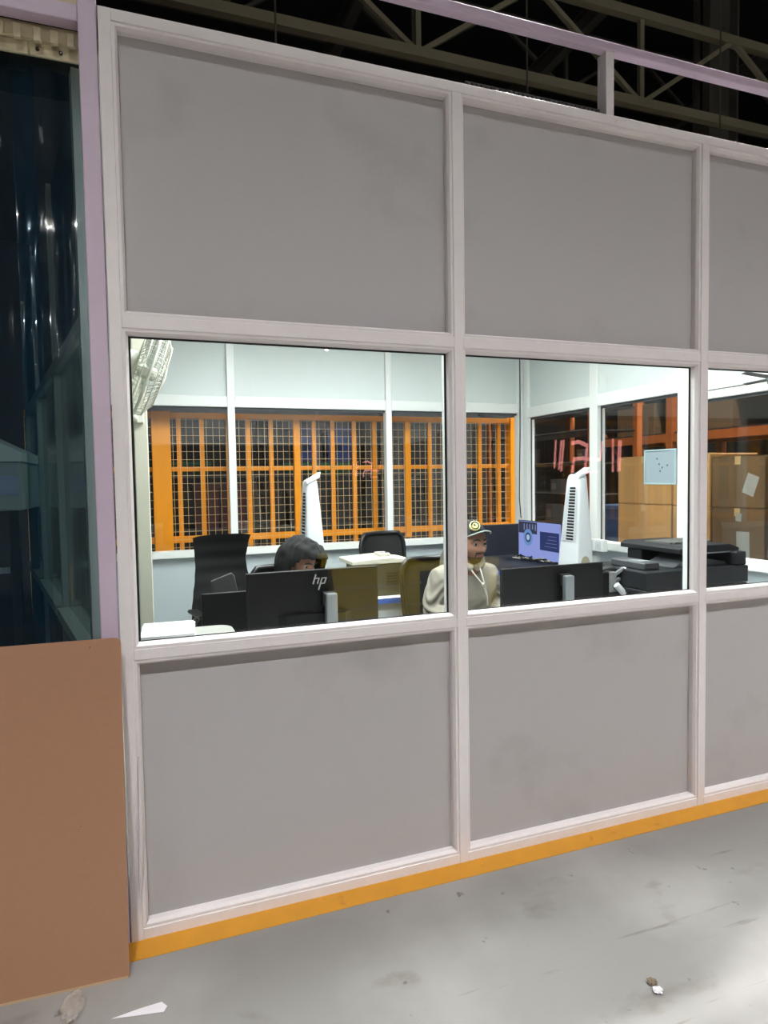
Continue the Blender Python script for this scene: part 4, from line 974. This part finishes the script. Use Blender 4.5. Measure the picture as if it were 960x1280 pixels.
def person(name, label, loc, rz, head_yaw, head_pitch, lean, arms, head_up=0.0, head_dx=0.0, head_scale=1.0):
    """seated; local +y is the way the body faces; origin on the floor under the pelvis"""
    t = thing(name, label, 'person', loc, rz)
    HC = Vector((head_dx, 0.03 + lean, 1.135 + head_up))
    HM_ = Matrix.Translation(HC) @ Matrix.Rotation(head_yaw, 4, 'Z') @ Matrix.Rotation(head_pitch, 4, 'X') @ Matrix.Scale(head_scale, 4)
    N = {'pelvis': ((0, 0, 0.53), (0.13, 0.10)), 'waist': ((0, lean * .2, 0.68), (0.125, 0.085)), 'chest': ((0, 0.0 + lean * .5, 0.835), (0.140, 0.10)),
         'neck': ((0, 0.0 + lean * .8, 0.99), (0.06, 0.06)), 'head': (tuple(HC + Vector((0, -0.012, -0.01))), (0.052, 0.056))}
    Ed = [('pelvis', 'waist'), ('waist', 'chest'), ('chest', 'neck'), ('neck', 'head')]
    fingers = []
    for s_, nm in ((-1, 'l'), (1, 'r')):
        el, wr = arms[nm]
        N['sh' + nm] = ((s_ * 0.175, -0.01 + lean * .6, 0.882), 0.056); N['el' + nm] = (el, 0.040); N['fo' + nm] = (tuple(Vector(el).lerp(Vector(wr), 0.35)), 0.040); N['wr' + nm] = (wr, (0.024, 0.028))
        d = (Vector(wr) - Vector(el)).normalized(); side = Vector((d.y, -d.x, 0)).normalized() * s_
        palm = Vector(wr) + d * 0.055; N['pa' + nm] = (tuple(palm), (0.036, 0.017))
        Ed += [('chest', 'sh' + nm), ('sh' + nm, 'el' + nm), ('el' + nm, 'fo' + nm), ('fo' + nm, 'wr' + nm), ('wr' + nm, 'pa' + nm)]
        for k, (o_, L) in enumerate(((-0.027, 0.062), (-0.009, 0.074), (0.009, 0.070), (0.026, 0.056))):
            b0 = palm + side * o_ + d * 0.012; b1 = b0 + d * (0.025 + L * .42) + Vector((0, 0, 0.006)); b2 = b1 + d * L * .36 + Vector((0, 0, -0.012)); b3 = b2 + d * L * .22 + Vector((0, 0, -0.014))
            fingers.append(skin({'a': (tuple(b0), 0.0095), 'b': (tuple(b1), 0.009), 'c': (tuple(b2), 0.008), 'd': (tuple(b3), 0.0065)}, [('a', 'b'), ('b', 'c'), ('c', 'd')], 'a', 1))
        b0 = palm - side * 0.024 - d * 0.03; b1 = b0 - side * 0.026 + d * 0.030 + Vector((0, 0, -0.004)); b2 = b1 - side * 0.006 + d * 0.030 + Vector((0, 0, -0.006))
        fingers.append(skin({'a': (tuple(b0), 0.012), 'b': (tuple(b1), 0.0105), 'c': (tuple(b2), 0.008)}, [('a', 'b'), ('b', 'c')], 'a', 1))
        N['hip' + nm] = ((s_ * 0.09, 0.05, 0.53), 0.085); N['kn' + nm] = ((s_ * 0.12, 0.43, 0.52), 0.06); N['an' + nm] = ((s_ * 0.12, 0.40, 0.10), 0.038); N['to' + nm] = ((s_ * 0.13, 0.55, 0.055), (0.034, 0.026))
        Ed += [('pelvis', 'hip' + nm), ('hip' + nm, 'kn' + nm), ('kn' + nm, 'an' + nm), ('an' + nm, 'to' + nm)]
    body = skin(N, Ed, 'pelvis', 2)
    hb = head_mesh()
    hm = to_mesh(hb, HM_)
    ears = MB()
    for s_ in (-1, 1): ears.ball((s_ * 0.074, -0.008, -0.006), 0.03, 0.35, 0.62, 1.0, 12, 8)
    me = fuse([body, hm, to_mesh(ears.bm, HM_)] + fingers, 0.0052, 2)
    link('body', me, SKIN, t, True)
    for s_ in (-1, 1):
        e = MB().ball((s_ * 0.031, 0.0772, 0.003), 0.0112, 1, 1, 1, 14, 10).xf(HM_).build('eye', EYEW, t, smooth=True)
        MB().ball((s_ * 0.031, 0.0832, 0.003), 0.0080, 1, 0.8, 1, 10, 8).xf(HM_).build('iris', IRIS, e, smooth=True)
        MB().tube([(s_ * 0.012, 0.1015, 0.024), (s_ * 0.028, 0.1005, 0.030), (s_ * 0.048, 0.0845, 0.024)], [0.004, 0.0048, 0.003], 6).xf(HM_).build('eyebrow', HAIR, t)
    lip = to_mesh(head_mesh(0.0012, lambda c: abs(c.x) < 0.026 * (1 - abs(c.z + 0.061) / 0.022) + 0.004 and abs(c.z + 0.061) < 0.012 and c.y > 0.05, 140, 110), HM_)
    link('lips', lip, LIP, t, True)
    # trousers and shoes
    tn = {k: v for k, v in N.items() if k in ('pelvis', 'waist') or k[:-1] in ('hip', 'kn', 'an')}
    tn = {k: (v[0], tuple((q if isinstance(v[1], tuple) else 0) + 0.022 for q in v[1]) if isinstance(v[1], tuple) else v[1] + 0.022) for k, v in tn.items()}
    tn['waist'] = (N['waist'][0], (0.135, 0.105))
    link('trousers', skin(tn, [e for e in Ed if e[0] in tn and e[1] in tn], 'pelvis', 2), mat('trouser_dark', (38, 42, 54), 0.85, var=0.1, scale=80), t, True)
    for nm in 'lr':
        a, b = Vector(N['an' + nm][0]), Vector(N['to' + nm][0])
        sh = skin({'h': ((a.x, a.y - 0.04, 0.048), (0.04, 0.042)), 'm': ((a.x, a.y + 0.06, 0.05), (0.042, 0.046)), 't': ((b.x, b.y + 0.03, 0.04), (0.044, 0.036))}, [('h', 'm'), ('m', 't')], 'm', 2)
        link('shoe', sh, mat('shoe_dark', (30, 30, 32), 0.6), t, True)
    return t, HM_, N, Ed

def hoodie(t, N, Ed, m, grow=0.03):
    tn = {}
    for k, v in N.items():
        if k in ('pelvis', 'waist', 'chest', 'neck') or k[:-1] in ('sh', 'el', 'fo', 'wr'):
            r = v[1] if isinstance(v[1], tuple) else (v[1], v[1]); g = grow
            if k[:-1] == 'wr': g = 0.016
            if k == 'neck': g = 0.022
            tn[k] = (v[0], (r[0] + g, r[1] + g))
    a = skin(tn, [e for e in Ed if e[0] in tn and e[1] in tn], 'pelvis', 2)
    me = fuse([a], 0.008, 3)
    for v in me.vertices:
        p = v.co; low = max(0.0, min(1.0, (1.0 - p.z) / 0.3))
        f = 0.008 * low * (abs(noise.noise(Vector((p.x * 5, p.y * 5, p.z * 17 + p.x * 9)))) - 0.2) + 0.002 * noise.noise(p * 28)
        if abs(p.x) > 0.19: f += 0.0075 * math.sin(p.z * 110 + p.y * 60 + abs(p.x) * 90 + 5 * noise.noise(p * 7)) * max(0, min(1, (0.93 - p.z) / 0.12))
        v.co = p + v.normal * f
    return link('hoodie', me, m, t, True)

# --- the man in the cap
HOOD = mat('hoodie_beige', (138, 132, 121), 0.9, var=0.08, scale=90, bump=0.15, bscale=500)
man, HMm, N, Ed = person('person', 'man in a dark cap with round gold badge and beige hoodie, sitting at a monitor', (1.925, 1.40, 0.004), PI + 0.10, 0.0, 0.02, 0.03,
                         {'l': ((-0.235, 0.02, 0.69), (-0.15, 0.25, 0.655)), 'r': ((0.235, 0.02, 0.69), (0.15, 0.25, 0.655))}, -0.040, -0.025, 1.08)
hoodie(man, N, Ed, HOOD, 0.036)
# thick collar and folded hood round the neck
mb = MB()
ring = []
for k in range(25):
    a = -PI / 2 + (k / 24 - 0.5) * 2 * PI * 0.94
    ring.append((0.088 * math.cos(a), 0.035 + 0.090 * math.sin(a), 1.005 + 0.030 * (1 - math.sin(a)) / 2 - 0.05 * max(0, math.sin(a))))
mb.tube(ring, [0.022 + 0.016 * (1 - abs(k / 12 - 1)) for k in range(25)], 10)
mb.build('collar', HOOD, man, smooth=True)
mb = MB(); mb.grid(lambda u, v: ((0.150 - 0.03 * v) * math.sin((u - .5) * 3.6), -0.02 - (0.095 + 0.045 * math.sin(v * PI)) * math.cos((u - .5) * 3.6), 0.93 + 0.14 * v - 0.02 * math.cos((u - .5) * 3.6)), 20, 10)
mb.solid(-0.02); mb.build('folded_hood', HOOD, man, smooth=True)
CORD = mat('cord_white', (226, 222, 210), 0.7)
MB().tube([(-0.030, 0.118, 0.985), (-0.026, 0.158, 0.93), (-0.036, 0.176, 0.86), (-0.052, 0.180, 0.78), (-0.055, 0.178, 0.73)], 0.0045, 6).build('drawstring', CORD, man, smooth=True)
MB().tube([(0.045, 0.112, 0.98), (0.020, 0.156, 0.92), (-0.020, 0.176, 0.865), (-0.046, 0.184, 0.79)], 0.004, 6).build('drawstring', CORD, man, smooth=True)
MB().ball((-0.024, 0.182, 0.862), 0.011, 1, 0.7, 1, 10, 8).build('cord_knot', CORD, man, smooth=True)
# beard, moustache, short hair
def bd(c):
    if abs(c.x) < 0.023 and -0.0705 < c.z < -0.0535 and c.y > 0.04: return False
    jaw = c.y > -0.02 and c.z < -0.072 + 0.9 * max(0.0, 0.045 - c.y)
    chin = abs(c.x) < 0.026 and c.y > 0.05 and c.z < -0.070
    lip_side = 0.020 < abs(c.x) < 0.030 and c.y > 0.05 and -0.085 < c.z < -0.046
    tache = c.y > 0.06 and abs(c.x) < 0.028 and -0.0535 < c.z < -0.043
    return jaw or chin or lip_side or tache
link('beard', to_mesh(head_mesh(0.0022, bd, 140, 110), HMm), mat('beard_dark', (52, 38, 32), 0.8, var=0.2, scale=300), man, True)
link('hair', to_mesh(head_mesh(0.005, lambda c: c.z > 0.0 and c.y < 0.03 or (c.y < -0.01 and c.z > -0.05), 72, 54), HMm), HAIR, man, True)
CAP = mat('cap_dark', (28, 34, 34), 0.85, var=0.1, scale=150)
def capshape(p, d): return Vector((p.x * 1.03, p.y * 1.02, p.z * 1.04 + 0.006))
cpb = head_mesh(0.010, lambda c: c.z > 0.070 - 0.030 * (c.y < 0.02) * min(1, (0.02 - c.y) / 0.05), 72, 54, capshape)
CM = HMm @ Matrix.Rotation(0.06, 4, 'Y')
cap = link('cap', to_mesh(cpb, CM), CAP, man, True)
def brim(u, v):
    a = (u - .5) * 2.3; r0 = 1 + 0.0
    x0, y0 = 0.074 * math.sin(a), 0.090 * math.cos(a)
    ext = 0.050 * math.cos(a * .62) ** 0.7
    x = x0 * (1 + 0.12 * v); y = y0 + ext * v
    z = 0.078 + 0.002 * v - 0.030 * (abs(math.sin(a)) ** 2) * (0.4 + 0.6 * v)
    return (x, y, z)
mb = MB().grid(brim, 20, 6); mb.solid(0.004); mb.xf(CM).build('brim', CAP, cap, smooth=True)
MB().tube([brim(k / 20, 1.0) for k in range(21)], 0.0034, 6).xf(CM).build('brim_piping', mat('piping_pale', (150, 160, 156), 0.6), cap, smooth=True)
GOLD = mat('badge_gold', (214, 204, 140), 0.4, metal=0.15)
EM = CM @ Matrix.Rotation(-0.30, 4, 'Z') @ Matrix.Translation((0, 0.080, 0.108)) @ Matrix.Rotation(math.radians(-58), 4, 'X')
MB().lathe([(0.030, -0.010), (0.030, 0.005), (0.024, 0.007)], n=24, M=EM).build('badge', GOLD, cap)
MB().lathe([(0.0245, 0.0065), (0.0245, 0.0078)], n=24, M=EM).build('badge_field', CAP, cap)
sp = [((0.018 - 0.0125 * k / 26) * math.cos(k * 0.42), (0.018 - 0.0125 * k / 26) * math.sin(k * 0.42), 0.0085) for k in range(27)]
MB().tube(sp, 0.0028, 5).xf(EM).build('badge_swirl', GOLD, cap)

# --- the hooded person
HOODB = mat('hoodie_black', (8, 8, 9), 0.9, var=0.12, scale=90, bump=0.15, bscale=500)
hp, HMh, N, Ed = person('person', 'person with a black hood up, bent toward the monitor with slanted silver letters', (0.86, 1.36, 0.004), PI, 0.55, -0.32, 0.06,
                        {'l': ((-0.24, 0.06, 0.68), (-0.15, 0.28, 0.655)), 'r': ((0.24, 0.06, 0.68), (0.15, 0.28, 0.655))}, -0.075)
hoodie(hp, N, Ed, HOODB, 0.036)
def hoodshape(p, d):
    q = Vector((d.x * 0.122, d.y * 0.150 + 0.012, d.z * 0.150 - 0.004))
    if d.z < 0: q.x *= 1 + 0.20 * (-d.z); q.z *= 1.25
    if d.y > 0.3: q.z += 0.010 * d.y; q.y += 0.02 * d.z
    if d.z > 0: q.z *= 0.93 + 0.06 * abs(d.y)
    k = 0.010 * noise.noise(d * 3.1) + 0.004 * math.sin(d.y * 22 + d.z * 6)
    return q + d * k
def hk(c):
    return not (c.y > 0.058 + 0.5 * max(0.0, c.z) + 0.8 * max(0.0, -c.x - 0.01) and abs(c.x) < 0.13 and c.z < 0.078 - 0.25 * max(0, abs(c.x) - 0.03)) and c.z > -0.175
hb = head_mesh(0.0, hk, 64, 48, hoodshape)
hood = link('hood', to_mesh(hb, HMh), HOODB, hp, True)
sm_ = hood.modifiers.new('thick', 'SOLIDIFY'); sm_.thickness = 0.010; sm_.offset = -1.0
sea = [hoodshape(d, d) * 1.004 for d in (Vector((0.0, math.cos(a), math.sin(a))) for a in [0.75 + 2.0 * k / 16 for k in range(17)])]
MB().tube(sea, 0.003, 5).xf(HMh).build('hood_seam', HOODB, hood, smooth=True)
link('hair', to_mesh(head_mesh(0.006, lambda c: c.z > 0.05 or c.y < -0.02 and c.z > -0.05, 72, 54), HMh), HAIR, hp, True)
